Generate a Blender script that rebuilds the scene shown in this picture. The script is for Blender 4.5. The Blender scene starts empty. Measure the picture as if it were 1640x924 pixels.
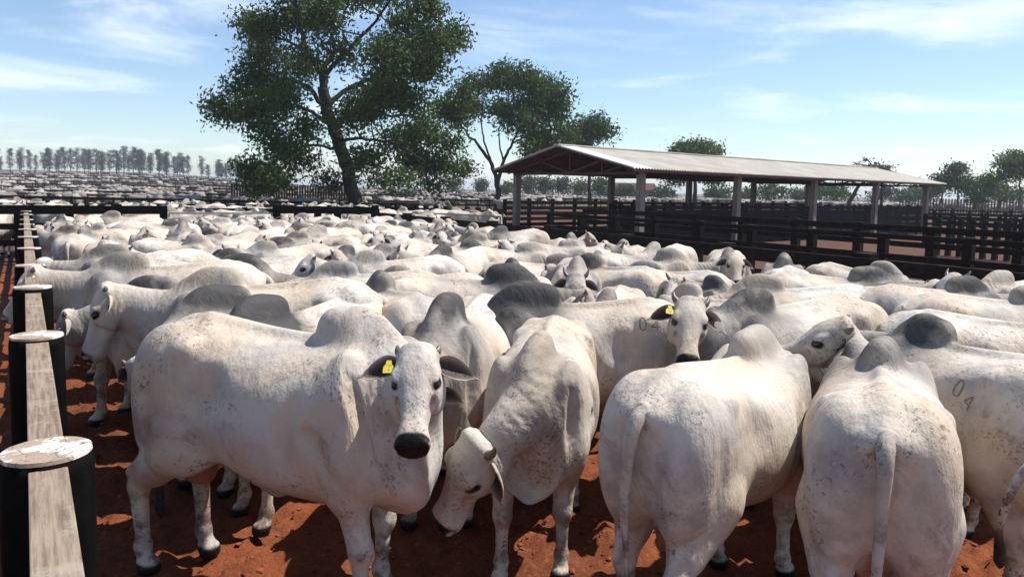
import bpy, math, random, numpy as np
from mathutils import Matrix, Vector
scn = bpy.context.scene; C = scn.collection
R_ = random.Random(7); NR = np.random.RandomState(11)
# ---------------------------------------------------------------- camera
FPX, W0, H0 = 1180.0, 1640.0, 924.0
CZ, PITCH, ROLL, PY = 2.3, 5.0, 1.2, 407.0
cam = bpy.data.objects.new('camera', bpy.data.cameras.new('camera')); C.objects.link(cam); scn.camera = cam
cam.data.sensor_width = 36; cam.data.lens = 36 * FPX / W0; cam.data.shift_y = -(H0/2 - PY) / W0
cam.data.clip_start = .05; cam.data.clip_end = 6000
CM = Matrix.Translation((0, 0, CZ)) @ Matrix.Rotation(math.radians(90 - PITCH), 4, 'X') @ Matrix.Rotation(math.radians(ROLL), 4, 'Z')
cam.matrix_world = CM
# ---------------------------------------------------------------- sky and sun
SUN_EL, SUN_AZ = 59.0, 72.0        # azimuth: degrees to the right of the view direction (+Y)
world = bpy.data.worlds.new('World'); scn.world = world; world.use_nodes = True
wt = world.node_tree; wn = wt.nodes; bg = wn['Background']
sky = wn.new('ShaderNodeTexSky'); sky.sky_type = 'NISHITA'; sky.sun_disc = False
sky.sun_elevation = math.radians(SUN_EL); sky.sun_rotation = math.radians(SUN_AZ); sky.altitude = 300; sky.air_density = 1.0; sky.dust_density = .35; sky.ozone_density = 3.0
tc = wn.new('ShaderNodeTexCoord'); sx = wn.new('ShaderNodeSeparateXYZ'); wt.links.new(tc.outputs['Generated'], sx.inputs[0])
def wmath(op, a, b=None, c=None):
    n = wn.new('ShaderNodeMath'); n.operation = op
    for i, v in enumerate((a, b, c)):
        if v is None: continue
        if isinstance(v, (int, float)): n.inputs[i].default_value = v
        else: wt.links.new(v, n.inputs[i])
    return n.outputs[0]
# clouds on a high flat layer: direction divided by its height
zc = wmath('MAXIMUM', sx.outputs[2], .03); zc = wmath('ADD', zc, .12)
cx = wn.new('ShaderNodeCombineXYZ'); wt.links.new(wmath('DIVIDE', sx.outputs[0], zc), cx.inputs[0]); wt.links.new(wmath('DIVIDE', sx.outputs[1], zc), cx.inputs[1])
mp = wn.new('ShaderNodeMapping'); mp.inputs['Location'].default_value = (3.1, 1.7, 0); mp.inputs['Rotation'].default_value = (0, 0, .35); mp.inputs['Scale'].default_value = (.75, 1.05, 1)
wt.links.new(cx.outputs[0], mp.inputs[0])
n1 = wn.new('ShaderNodeTexNoise'); n1.inputs['Scale'].default_value = 1.0; n1.inputs['Detail'].default_value = 9; n1.inputs['Roughness'].default_value = .58; n1.inputs['Distortion'].default_value = .5
wt.links.new(mp.outputs[0], n1.inputs['Vector'])
cr = wn.new('ShaderNodeMapRange'); cr.interpolation_type = 'SMOOTHSTEP'; cr.inputs['From Min'].default_value = .46; cr.inputs['From Max'].default_value = .72; cr.inputs['To Max'].default_value = .6
ydir = wmath('MAXIMUM', sx.outputs[1], .05); U_ = wmath('DIVIDE', sx.outputs[0], ydir); V_ = wmath('DIVIDE', sx.outputs[2], ydir)
acc = n1.outputs['Fac']                       # thicker cloud banks where the day had them
for (u0, v0, su, sv, amt) in ((-.52, .25, .26, .055, .13), (-.60, .15, .22, .04, .10), (.56, .225, .20, .025, .07), (.55, .135, .30, .02, .04)):
    q = wmath('ADD', wmath('POWER', wmath('ABSOLUTE', wmath('DIVIDE', wmath('SUBTRACT', U_, u0), su)), 2.0), wmath('POWER', wmath('ABSOLUTE', wmath('DIVIDE', wmath('SUBTRACT', V_, v0), sv)), 2.0))
    acc = wmath('ADD', acc, wmath('MULTIPLY', wmath('EXPONENT', wmath('MULTIPLY', q, -1.0)), amt))
acc = wmath('SUBTRACT', acc, .045)
wt.links.new(acc, cr.inputs['Value'])
cm = wn.new('ShaderNodeMix'); cm.data_type = 'RGBA'; wt.links.new(cr.outputs[0], cm.inputs[0]); wt.links.new(sky.outputs[0], cm.inputs[6]); cm.inputs[7].default_value = (8.6, 8.9, 9.4, 1)
wt.links.new(cm.outputs[2], bg.inputs[0]); bg.inputs[1].default_value = .115
sl = bpy.data.lights.new('sun', 'SUN'); sl.energy = 4.8; sl.angle = math.radians(.53); sl.color = (1, .95, .87)
sun = bpy.data.objects.new('sun', sl); C.objects.link(sun)
sd = Vector((math.sin(math.radians(SUN_AZ))*math.cos(math.radians(SUN_EL)), math.cos(math.radians(SUN_AZ))*math.cos(math.radians(SUN_EL)), math.sin(math.radians(SUN_EL))))
sun.rotation_euler = sd.to_track_quat('Z', 'Y').to_euler(); sun.location = (0, 0, 30)
vs = scn.view_settings; vs.view_transform = 'Standard'; vs.look = 'None'; vs.exposure = 0.5; vs.gamma = 1
# ---------------------------------------------------------------- photo pixel -> place in the world
def ray(x, y):
    v = CM.to_3x3() @ Vector(((x - W0/2)/FPX, -(y - PY)/FPX, -1)); return v
def on_z(x, y, z=0.0):
    v = ray(x, y); k = (z - CZ)/v.z; return Vector((0,0,CZ)) + v*k
def on_y(x, y, Y):
    v = ray(x, y); return Vector((0,0,CZ)) + v*(Y/v.y)
def horizon(x): return PY - FPX*math.tan(math.radians(PITCH)) + (x-820)*math.tan(math.radians(ROLL))
def at(x, Y, z=0.0):
    """point at distance Y and height z seen in photo column x"""
    y = horizon(x)
    for _ in range(4):
        p = on_y(x, y, Y); y += (p.z - z)*FPX/Y
    p = on_y(x, y, Y); return Vector((p.x, p.y, z))
MAT = {}
class NT:
    """small helper for node trees"""
    def __init__(s, name):
        s.m = bpy.data.materials.new(name); s.m.use_nodes = True; s.t = s.m.node_tree; s.n = s.t.nodes; s.l = s.t.links
        s.b = s.n['Principled BSDF']; MAT[name] = s.m
    def node(s, ty, **kw):
        nd = s.n.new(ty)
        for k, v in kw.items():
            if k.startswith('i_'): 
                nd.inputs[k[2:].replace('_', ' ')].default_value = v
            else: setattr(nd, k, v)
        return nd
    def link(s, a, b): s.l.new(a, b)
    def math(s, op, a, b=None, c=None, clamp=False):
        nd = s.n.new('ShaderNodeMath'); nd.operation = op; nd.use_clamp = clamp
        for i, v in enumerate((a, b, c)):
            if v is None: continue
            if isinstance(v, (int, float)): nd.inputs[i].default_value = v
            else: s.l.new(v, nd.inputs[i])
        return nd.outputs[0]
    def mix(s, fac, a, b, mode='MIX'):
        nd = s.n.new('ShaderNodeMix'); nd.data_type = 'RGBA'; nd.blend_type = mode
        for inp, v in ((nd.inputs[0], fac), (nd.inputs[6], a), (nd.inputs[7], b)):
            if isinstance(v, (int, float)): inp.default_value = v
            elif isinstance(v, tuple): inp.default_value = v if len(v) == 4 else (*v, 1)
            else: s.l.new(v, inp)
        return nd.outputs[2]
    def noise(s, vec, scale, detail=4, rough=.55, dist=0):
        nd = s.n.new('ShaderNodeTexNoise'); nd.inputs['Scale'].default_value = scale; nd.inputs['Detail'].default_value = detail
        nd.inputs['Roughness'].default_value = rough; nd.inputs['Distortion'].default_value = dist
        if vec is not None: s.l.new(vec, nd.inputs['Vector'])
        return nd.outputs['Fac']
    def ramp(s, fac, lo, hi, a=0., b=1.):
        nd = s.n.new('ShaderNodeMapRange'); nd.inputs['From Min'].default_value = lo; nd.inputs['From Max'].default_value = hi
        nd.inputs['To Min'].default_value = a; nd.inputs['To Max'].default_value = b; nd.interpolation_type = 'SMOOTHSTEP'
        s.l.new(fac, nd.inputs['Value']); return nd.outputs[0]
    def bump(s, h, strength=.5, dist=.01, normal=None):
        nd = s.n.new('ShaderNodeBump'); nd.inputs['Strength'].default_value = strength; nd.inputs['Distance'].default_value = dist
        s.l.new(h, nd.inputs['Height'])
        if normal is not None: s.l.new(normal, nd.inputs['Normal'])
        return nd.outputs[0]
    def out(s, col=None, rough=None, normal=None, spec=None):
        if col is not None:
            if isinstance(col, tuple): s.b.inputs['Base Color'].default_value = (*col, 1)
            else: s.l.new(col, s.b.inputs['Base Color'])
        if rough is not None:
            if isinstance(rough, (int, float)): s.b.inputs['Roughness'].default_value = rough
            else: s.l.new(rough, s.b.inputs['Roughness'])
        if normal is not None: s.l.new(normal, s.b.inputs['Normal'])
        if spec is not None: s.b.inputs['Specular IOR Level'].default_value = spec

def hide_material():
    m = NT('hide')
    rest = m.node('ShaderNodeAttribute', attribute_name='rest').outputs['Vector']
    reg = m.node('ShaderNodeAttribute', attribute_name='reg')
    sep = m.node('ShaderNodeSeparateColor'); m.link(reg.outputs['Color'], sep.inputs[0])
    dark, black, red, dirt = sep.outputs[0], sep.outputs[1], sep.outputs[2], reg.outputs['Alpha']
    rnd = m.node('ShaderNodeObjectInfo').outputs['Random']
    off = m.node('ShaderNodeCombineXYZ'); r2 = m.math('MULTIPLY', rnd, 37.0); r3 = m.math('MULTIPLY', rnd, 91.0)
    m.link(r2, off.inputs[0]); m.link(r3, off.inputs[1])
    va = m.node('ShaderNodeVectorMath', operation='ADD'); m.link(rest, va.inputs[0]); m.link(off.outputs[0], va.inputs[1]); P = va.outputs[0]
    warm = m.ramp(m.noise(P, 1.6, 3), .35, .65)
    base = m.mix(warm, (.62,.575,.52), (.57,.465,.355))
    fr = m.math('FRACT', m.math('MULTIPLY', rnd, 7.31))
    base = m.mix(m.math('MULTIPLY', fr, .35), base, (.50,.42,.33))
    grey = m.ramp(m.noise(P, 2.3, 6, .68), .46, .70)
    base = m.mix(m.math('MULTIPLY', grey, .60), base, (.24,.24,.255))
    pt = m.ramp(m.noise(P, 1.3, 7, .72, .6), .50, .66)
    base = m.mix(m.math('MULTIPLY', pt, .35), base, (.27,.20,.15))
    # charcoal hump and neck, stronger on some animals
    fr2 = m.math('FRACT', m.math('MULTIPLY', rnd, 13.7))
    dk = m.math('MULTIPLY', dark, m.math('MULTIPLY_ADD', m.math('POWER', fr2, .9), .95, .25))
    dk = m.math('MULTIPLY', dk, m.ramp(m.noise(P, 5, 4), .25, .6, .7, 1.1), clamp=True)
    base = m.mix(dk, base, (.060,.056,.056))
    base = m.mix(red, base, (.36,.15,.09))
    # mud and dung: speckles in patches, heavier low down
    n1 = m.noise(P, 44, 5, .75); n2 = m.noise(P, 2.6, 5, .65)
    patch = m.ramp(n2, .52, .60)
    sp = m.ramp(n1, .545, .59)
    spk = m.math('MULTIPLY', m.math('MULTIPLY', sp, patch), m.math('MULTIPLY_ADD', dirt, .4, .62), clamp=True)
    base = m.mix(spk, base, (.045,.034,.028))
    sm = m.ramp(m.noise(P, 2.4, 8, .78, .8), .54, .66)
    base = m.mix(m.math('MULTIPLY', sm, .50), base, (.20,.15,.115))
    lowm = m.math('MULTIPLY', dirt, m.ramp(m.noise(P, 8, 6, .7), .42, .62), clamp=True)
    base = m.mix(m.math('MULTIPLY', lowm, .85), base, (.12,.065,.045))
    base = m.mix(black, base, (.008,.007,.007))
    # hair, small lumps and neck folds
    fold = m.node('ShaderNodeAttribute', attribute_name='fold').outputs['Fac']; fm = m.node('ShaderNodeAttribute', attribute_name='foldm').outputs['Fac']
    wob = m.noise(P, 3.5, 3)
    wv = m.math('SINE', m.math('MULTIPLY_ADD', fold, 120.0, m.math('MULTIPLY', wob, 20.0)))
    wv = m.math('MULTIPLY', m.math('MULTIPLY', wv, fm), m.ramp(m.noise(P, 3.2, 3), .42, .66))
    b1 = m.bump(wv, .36, .008)
    st = m.node('ShaderNodeMapping'); st.inputs['Scale'].default_value = (3.0, 3.0, 1.0); m.link(P, st.inputs[0])
    b2 = m.bump(m.noise(st.outputs[0], 6, 4, .6), .4, .035, b1)
    b3 = m.bump(m.noise(P, 160, 2, .7), .25, .003, b2)
    m.out(base, m.math('MULTIPLY_ADD', black, -.20, .66), b3, .18)
    m = NT('eye'); m.out((.008,.006,.005), .12, spec=.6)
    m = NT('horn'); tc = m.node('ShaderNodeTexCoord').outputs['Object']; n = m.noise(tc, 30, 4)
    m.out(m.mix(n, (.06,.05,.045), (.20,.16,.12)), .45, m.bump(n, .3, .004))
    for nm, c in (('tag_yellow', (.62,.50,.05)), ('tag_blue', (.08,.22,.55))):
        m = NT(nm); tc = m.node('ShaderNodeTexCoord').outputs['Object']; m.out(m.mix(m.ramp(m.noise(tc, 60, 3), .5, .7), c, tuple(v*.4 for v in c)), .4)
    m = NT('brand'); m.out((.20,.165,.15), .8)
# ------------------------------------------------------------------ animal builder
def sst(x, a, b):
    t = np.clip((x - a) / (b - a), 0, 1); return t * t * (3 - 2 * t)
class Field:
    def __init__(s, lo, hi, h):
        s.h = h; s.lo = np.array(lo, float)
        s.ax = [np.arange(lo[i], hi[i] + h, h).astype(np.float32) for i in range(3)]
        s.F = np.full([len(a) for a in s.ax], 1.0, np.float32)
    def box(s, lo, hi):
        sl = []
        for i in range(3):
            a = s.ax[i]; i0 = int(np.searchsorted(a, lo[i])); i1 = int(np.searchsorted(a, hi[i]))
            sl.append(slice(max(i0 - 1, 0), min(i1 + 1, len(a))))
        X = s.ax[0][sl[0]][:, None, None]; Y = s.ax[1][sl[1]][None, :, None]; Z = s.ax[2][sl[2]][None, None, :]
        return tuple(sl), X, Y, Z
    def add(s, fn, lo, hi, k, sub=False):
        m = k + 3 * s.h
        sl, X, Y, Z = s.box([v - m for v in lo], [v + m for v in hi])
        b = fn(X, Y, Z)
        a = s.F[sl]
        if sub:
            b = -b; hh = np.clip(k - np.abs(a - b), 0, None) / k
            s.F[sl] = np.maximum(a, b) + hh * hh * k * .25
        else:
            hh = np.clip(k - np.abs(a - b), 0, None) / k
            s.F[sl] = np.minimum(a, b) - hh * hh * k * .25
    def ell(s, c, r, k=.05, tilt=0, sub=False, mirror=True, yaw=0):
        c = list(c); ct, st = math.cos(math.radians(tilt)), math.sin(math.radians(tilt))
        def fn(X, Y, Z, c=c, r=r):
            Yy = (np.abs(Y) if mirror else Y) - c[1]; x0 = X - c[0]; z0 = Z - c[2]
            x = x0 * ct + z0 * st; z = -x0 * st + z0 * ct
            if yaw:
                cy, sy = math.cos(math.radians(yaw)), math.sin(math.radians(yaw))
                x, Yy = x * cy + Yy * sy, -x * sy + Yy * cy
            k0 = np.sqrt((x / r[0])**2 + (Yy / r[1])**2 + (z / r[2])**2)
            k1 = np.sqrt((x / r[0]**2)**2 + (Yy / r[1]**2)**2 + (z / r[2]**2)**2) + 1e-6
            return (k0 * (k0 - 1) / k1).astype(np.float32)
        R = max(r); ymax = abs(c[1]) + R
        s.add(fn, (c[0] - R, -ymax, c[2] - R), (c[0] + R, ymax, c[2] + R), k, sub)
    def cone(s, a, b, ra, rb, k=.04, sub=False, squash=1.0, mirror=True):
        a = np.array(a, float); b = np.array(b, float); d = b - a; L = float(d @ d)
        def fn(X, Y, Z):
            x = X - a[0]; y = (np.abs(Y) if mirror else Y) - a[1]; z = Z - a[2]
            t = np.clip((x * d[0] + y * d[1] + z * d[2]) / L, 0, 1)
            r = ra + (rb - ra) * t
            return (np.sqrt((x - t * d[0])**2 + ((y - t * d[1]) / squash)**2 + (z - t * d[2])**2) - r).astype(np.float32)
        R = max(ra, rb) * max(1, squash); ym = max(abs(a[1]), abs(b[1])) + R
        s.add(fn, (min(a[0], b[0]) - R, -ym, min(a[2], b[2]) - R), (max(a[0], b[0]) + R, ym, max(a[2], b[2]) + R), k, sub)
    def loft(s, O, F, N, st, k=.06, e=2.0):
        """stations (t, top, bottom, halfwidth) along F from O, N is 'top' direction (both in the xz plane)"""
        st = np.array(st, float); ts = st[:, 0]
        fine = np.linspace(ts[0], ts[-1], 120)
        def cr(col):   # monotone-ish smooth interpolation
            v = st[:, col]; m = np.gradient(v, ts); i = np.clip(np.searchsorted(ts, fine) - 1, 0, len(ts) - 2)
            h = ts[i + 1] - ts[i]; u = (fine - ts[i]) / h
            return (2*u**3-3*u**2+1)*v[i] + (u**3-2*u**2+u)*h*m[i] + (-2*u**3+3*u**2)*v[i+1] + (u**3-u**2)*h*m[i+1]
        T, B, W = cr(1), cr(2), np.maximum(cr(3), .01)
        def fn(X, Y, Z):
            t = (X - O[0]) * F[0] + (Z - O[2]) * F[2]; n = (X - O[0]) * N[0] + (Z - O[2]) * N[2]
            tc = np.clip(t, ts[0], ts[-1])
            top = np.interp(tc, fine, T); bot = np.interp(tc, fine, B); w = np.interp(tc, fine, W)
            h = np.maximum((top - bot) / 2, .01); c = (top + bot) / 2
            y = np.abs(Y) / w; z = np.abs(n - c) / h
            q = (y**e + z**e + 1e-9)**(1 / e)
            # scale by a radius between the two half axes
            g = np.sqrt((y / w)**2 + (z / h)**2) / (np.sqrt(y * y + z * z) + 1e-6)
            d = (q - 1) / g
            over = np.abs(t - tc)
            return np.where(over > 0, np.sqrt(over**2 + np.maximum(d, 0)**2) + np.minimum(d, 0) * 0, d).astype(np.float32)
        pts = []
        for tt in (ts[0], ts[-1]):
            for nn in (st[:, 2].min(), st[:, 1].max()):
                pts.append((O[0] + F[0]*tt + N[0]*nn, O[2] + F[2]*tt + N[2]*nn))
        pts = np.array(pts); w = st[:, 3].max()
        s.add(fn, (pts[:, 0].min(), -w, pts[:, 1].min()), (pts[:, 0].max(), w, pts[:, 1].max()), k)
    def mesh(s):
        F = s.F; h = s.h; S = F < 0
        nx, ny, nz = F.shape
        acc = np.zeros((nx-1, ny-1, nz-1, 3), np.float32); cnt = np.zeros((nx-1, ny-1, nz-1), np.float32)
        def shp(d, a, b):  # corner slices
            return tuple(slice(d[i], (F.shape[i] - 1) + d[i]) for i in range(3))
        cs = [(0,0,0),(1,0,0),(0,1,0),(1,1,0),(0,0,1),(1,0,1),(0,1,1),(1,1,1)]
        for ia, ib in ((0,1),(2,3),(4,5),(6,7),(0,2),(1,3),(4,6),(5,7),(0,4),(1,5),(2,6),(3,7)):
            A, B = cs[ia], cs[ib]
            fa = F[shp(A,0,0)]; fb = F[shp(B,0,0)]
            m = (fa < 0) != (fb < 0)
            idx = np.nonzero(m); va = fa[idx]; vb = fb[idx]; t = va / (va - vb)
            for ax in range(3):
                acc[idx + (ax,)] += A[ax] + (B[ax] - A[ax]) * t
            cnt[idx] += 1
        cell = np.nonzero(cnt > 0); n = len(cell[0])
        vid = np.full(cnt.shape, -1, np.int64); vid[cell] = np.arange(n)
        V = (acc[cell] / cnt[cell][:, None] + np.stack(cell, 1)) * h + s.lo
        quads = []
        for ax in range(3):
            sl0 = [slice(None)]*3; sl1 = [slice(None)]*3; sl0[ax] = slice(0, -1); sl1[ax] = slice(1, None)
            a = S[tuple(sl0)]; b = S[tuple(sl1)]; idx = np.stack(np.nonzero(a != b), 1)
            o1, o2 = [(1,2),(2,0),(0,1)][ax]
            ok = (idx[:, o1] > 0) & (idx[:, o2] > 0) & (idx[:, o1] < F.shape[o1]-1) & (idx[:, o2] < F.shape[o2]-1)
            idx = idx[ok]; fl = a[tuple(idx.T)]
            c = []
            for d1, d2 in ((1,1),(0,1),(0,0),(1,0)):
                j = idx.copy(); j[:, o1] -= d1; j[:, o2] -= d2; c.append(vid[tuple(j.T)])
            q = np.stack(c, 1); q[~fl] = q[~fl][:, ::-1]
            quads.append(q)
        Q = np.concatenate(quads)
        return V, Q[(Q >= 0).all(1)]

HP = np.array((1.06, 0, 1.41)); HA = math.radians(-50)
HF = np.array((math.cos(HA), 0, math.sin(HA))); HN = np.array((-math.sin(HA), 0, math.cos(HA)))
def hp(s_, y, n): return HP + HF * s_ + HN * n + np.array((0, y, 0))
EYE = (.180, .114, .002)

def bull_rest(h, fine=True):
    """straight standing pose, x forward, z up, feet on z = 0"""
    f = Field((-1.0, -.52, -.03), (1.62, .52, 1.78), h)
    X1 = (1, 0, 0); Z1 = (0, 0, 1)
    f.loft((0,0,0), X1, Z1, [(-.84,1.22,1.02,.06),(-.80,1.30,.86,.17),(-.70,1.385,.76,.245),(-.54,1.44,.72,.285),(-.36,1.425,.71,.31),
        (-.15,1.385,.645,.35),(.08,1.37,.595,.368),(.28,1.38,.585,.35),(.45,1.39,.60,.30),(.60,1.37,.62,.25),(.72,1.29,.68,.19),(.80,1.18,.80,.11)], .03, 2.25)
    # rump, thighs
    f.ell((-.60,.16,1.06), (.245,.155,.36), .08, 6)
    f.ell((-.66,.15,.90), (.17,.125,.26), .07)
    f.ell((-.44,.225,.86), (.16,.085,.20), .08, -20)
    f.ell((-.455,.222,1.315), (.06,.052,.045), .07)          # hook bone
    f.ell((-.79,.085,1.25), (.05,.045,.06), .06)           # pin bone
    f.cone((-.60,0,1.385), (-.82,0,1.29), .055, .045, .08, mirror=False)               # tail head
    f.ell((-.93,0,.98), (.10,.018,.24), .06, sub=True)     # cleft
    f.ell((-.275,.372,1.16), (.115,.085,.15), .07, -16, sub=True)  # flank hollow
    f.cone((-.63,.360,1.22), (-.665,.330,.78), .034, .024, .06, True)   # muscle line on the thigh
    f.cone((-.50,0,1.43), (.15,0,1.375), .03, .02, .07, mirror=False)   # spine
    f.ell((-.18,.13,1.475), (.20,.06,.055), .06, sub=True)
    # shoulder
    f.ell((.44,.205,1.06), (.165,.10,.33), .07, -12)
    f.ell((.50,.20,.86), (.14,.11,.19), .07)
    f.ell((.235,.378,1.10), (.035,.05,.28), .06, -12, sub=True)
    f.ell((.62,.262,1.05), (.03,.055,.22), .05, 14, sub=True)
    f.cone((.33,.345,1.0), (.46,.325,.80), .03, .02, .05, True)
    f.ell((.66,.0,.83), (.17,.19,.25), .09)                # brisket
    # hump, leaning back
    f.ell((.41,0,1.36), (.21,.095,.13), .09, 4)
    f.ell((.35,0,1.405), (.170,.092,.135), .05, 12)
    f.ell((.25,0,1.445), (.085,.070,.085), .045)
    # neck
    O = np.array((.50,0,1.10)); E = np.array((1.05,0,1.33)); L = np.linalg.norm(E-O); NF = (E-O)/L; NN = np.array((-NF[2],0,NF[0]))
    f.loft(O, NF, NN, [(-.05,.27,-.36,.20),(.10,.235,-.30,.175),(.25,.185,-.24,.14),(.40,.145,-.20,.115),(.55,.115,-.16,.10),(.62,.09,-.13,.08)], .07, 2.0)
    # dewlap: thin hanging sheet
    f.loft((.55,0,.90), X1, Z1, [(-.12,-.10,-.30,.10),(.0,-.05,-.335,.08),(.12,0,-.335,.058),(.24,.12,-.25,.040),(.34,.24,-.10,.026),(.43,.34,.09,.022),(.50,.40,.22,.02)], .06, 2.0)
    # head
    f.loft(HP, HF, HN, [(-.07,.0,-.085,.06),(-.02,.045,-.14,.096),(.05,.066,-.175,.116),(.12,.07,-.19,.122),(.18,.060,-.195,.115),(.25,.046,-.175,.092),
        (.33,.036,-.152,.078),(.41,.034,-.140,.072),(.47,.034,-.135,.083),(.52,.024,-.125,.083),(.555,.0,-.105,.070)], .05, 2.5)
    def hell(s_, y, n, r, k, sub=False): f.ell(hp(s_, y, n), r, k, -50, sub)
    hell(.145,.100,.022,(.045,.024,.020),.03)             # brow
    hell(.21,.10,-.05,(.09,.028,.04),.04)                  # cheek bone
    hell(.15,.085,-.13,(.10,.035,.06),.05)                 # jaw
    hell(-.02,.085,-.015,(.03,.03,.03),.03)                # horn base
    hell(-.045,.0,.02,(.03,.07,.03),.05)                   # poll
    if fine:
        hell(EYE[0],EYE[1]+.012,EYE[2],(.032,.018,.020),.012,True)
        hell(.32,.092,-.045,(.08,.014,.022),.05,True)      # hollow beside the nose
        hell(.556,.046,-.020,(.020,.015,.018),.012,True)   # nostrils
        hell(.525,.070,-.02,(.022,.020,.028),.015)
        f.cone(hp(.56,0,-.066), hp(.44,.078,-.062), .004, .004, .012, True)   # mouth
        hell(.535,0,-.085,(.03,.045,.02),.02)              # lower lip
    # front leg
    y = .175
    f.cone((.47,.20,.86),(.43,.19,.70),.12,.098,.06)
    f.cone((.44,.185,.72),(.47,y,.43),.085,.056,.05)
    f.ell((.478,y,.41),(.058,.055,.07),.03)
    f.cone((.47,y,.38),(.47,y,.16),.041,.036,.03)
    f.ell((.467,y,.135),(.048,.046,.045),.03)
    f.cone((.475,y,.12),(.505,y,.065),.040,.044,.02)
    f.cone((.495,y,.05),(.515,y,.035),.050,.062,.015)
    # hind leg
    f.cone((-.50,.20,.84),(-.62,.18,.62),.145,.085,.07)
    f.cone((-.60,.18,.66),(-.705,.175,.50),.088,.058,.05)
    f.ell((-.725,.175,.475),(.062,.042,.065),.03)
    f.cone((-.80,.175,.53),(-.66,.18,.72),.018,.03,.05)
    f.cone((-.72,.175,.46),(-.685,.17,.17),.048,.038,.03)
    f.ell((-.685,.17,.14),(.048,.046,.045),.03)
    f.cone((-.68,.17,.12),(-.65,.17,.065),.040,.044,.02)
    f.cone((-.66,.17,.05),(-.64,.17,.035),.050,.062,.015)
    # belly fold and scrotum
    f.cone((.05,0,.60),(-.22,0,.60),.05,.035,.06, mirror=False)
    f.ell((-.10,0,.565),(.07,.022,.05),.05, mirror=False)
    f.ell((-.55,.028,.62),(.052,.050,.10),.03)
    # flat soles
    f.add(lambda X, Y, Z: (Z + 0*X + 0*Y).astype(np.float32), (-1,-.5,-.05), (1.6,.5,.03), .004, False) if False else None
    f.F[:, :, f.ax[2] < 0] = np.maximum(f.F[:, :, f.ax[2] < 0], .02)
    V, Q = f.mesh()
    V[:, 2] = np.maximum(V[:, 2], 0)
    return V, Q

def masks(V):
    x, y, z = V.T
    t = (x - .5) * .923 + (z - 1.1) * .386
    hump = np.exp(-(((x-.33)/.22)**2 + ((z-1.46)/.17)**2))
    hs = (V - HP) @ HF; hn = (V - HP) @ HN
    ishead = sst(t, .50, .62)
    neck = sst(t, -.02, .2) * (1 - sst(t, .50, .62)*.6) * .75 * sst(z, .75, 1.25)
    neck = np.maximum(neck, .45 * np.exp(-(((x-.45)/.16)**2 + ((z-1.12)/.22)**2)))
    dark = np.clip(hump + neck * .6, 0, 1)
    muz = ishead * sst(hs - .35*np.clip(np.abs(y)-.05,0,1), .472, .488) * (1 - sst((np.abs(y/.088)**3 + np.abs((hn+.028)/.064)**3)**(1/3), .92, 1.06))
    u_ = (hs-EYE[0]) + .5*(hn-EYE[2]); v_ = (hn-EYE[2]) - .5*(hs-EYE[0]); ex = np.sqrt((u_/.060)**2 + (v_/.036)**2)
    eye = ishead * (1 - sst(ex, .65, 1.0)) * sst(np.abs(y), .080, .095)
    hoof = 1 - sst(z, .055, .075)
    black = np.clip(np.maximum(np.maximum(muz, eye), hoof), 0, 1)
    red = (1 - sst(np.sqrt(((x+.55)/.12)**2 + ((z-.58)/.15)**2 + (y/.10)**2), .6, 1.0)) * sst(-z, -.76, -.66)
    red = np.maximum(red, .22 * (1 - sst(z, .62, .80)) * sst(x, -.45, -.2) * (1 - sst(x, .3, .5)))
    dirt = 1 - sst(z, .25, .78)
    dirt = np.maximum(dirt, .25 * sst(-x, .45, .7) * (1 - sst(z, 1.1, 1.35)))
    lw = sst(z, .85, 1.12)
    fold = t*lw + .20*np.arctan2(np.abs(y), np.clip(x-.40, .02, 9))*(1-lw)
    fm = sst(t, -.02, .12) * (1 - sst(t, .52, .60)) * (1 - hump)
    return dark, black, red, dirt, fold, fm

def bend(V, w, piv, axis, ang):
    """rotate about piv by w*ang, angle blended per vertex"""
    a = (w * math.radians(ang))[:, None]; ax = np.array(axis, float); ax /= np.linalg.norm(ax)
    p = V - piv; c = np.cos(a); s_ = np.sin(a)
    return piv + p * c + np.cross(ax[None], p) * s_ + ax[None] * (p @ ax)[:, None] * (1 - c)

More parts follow.
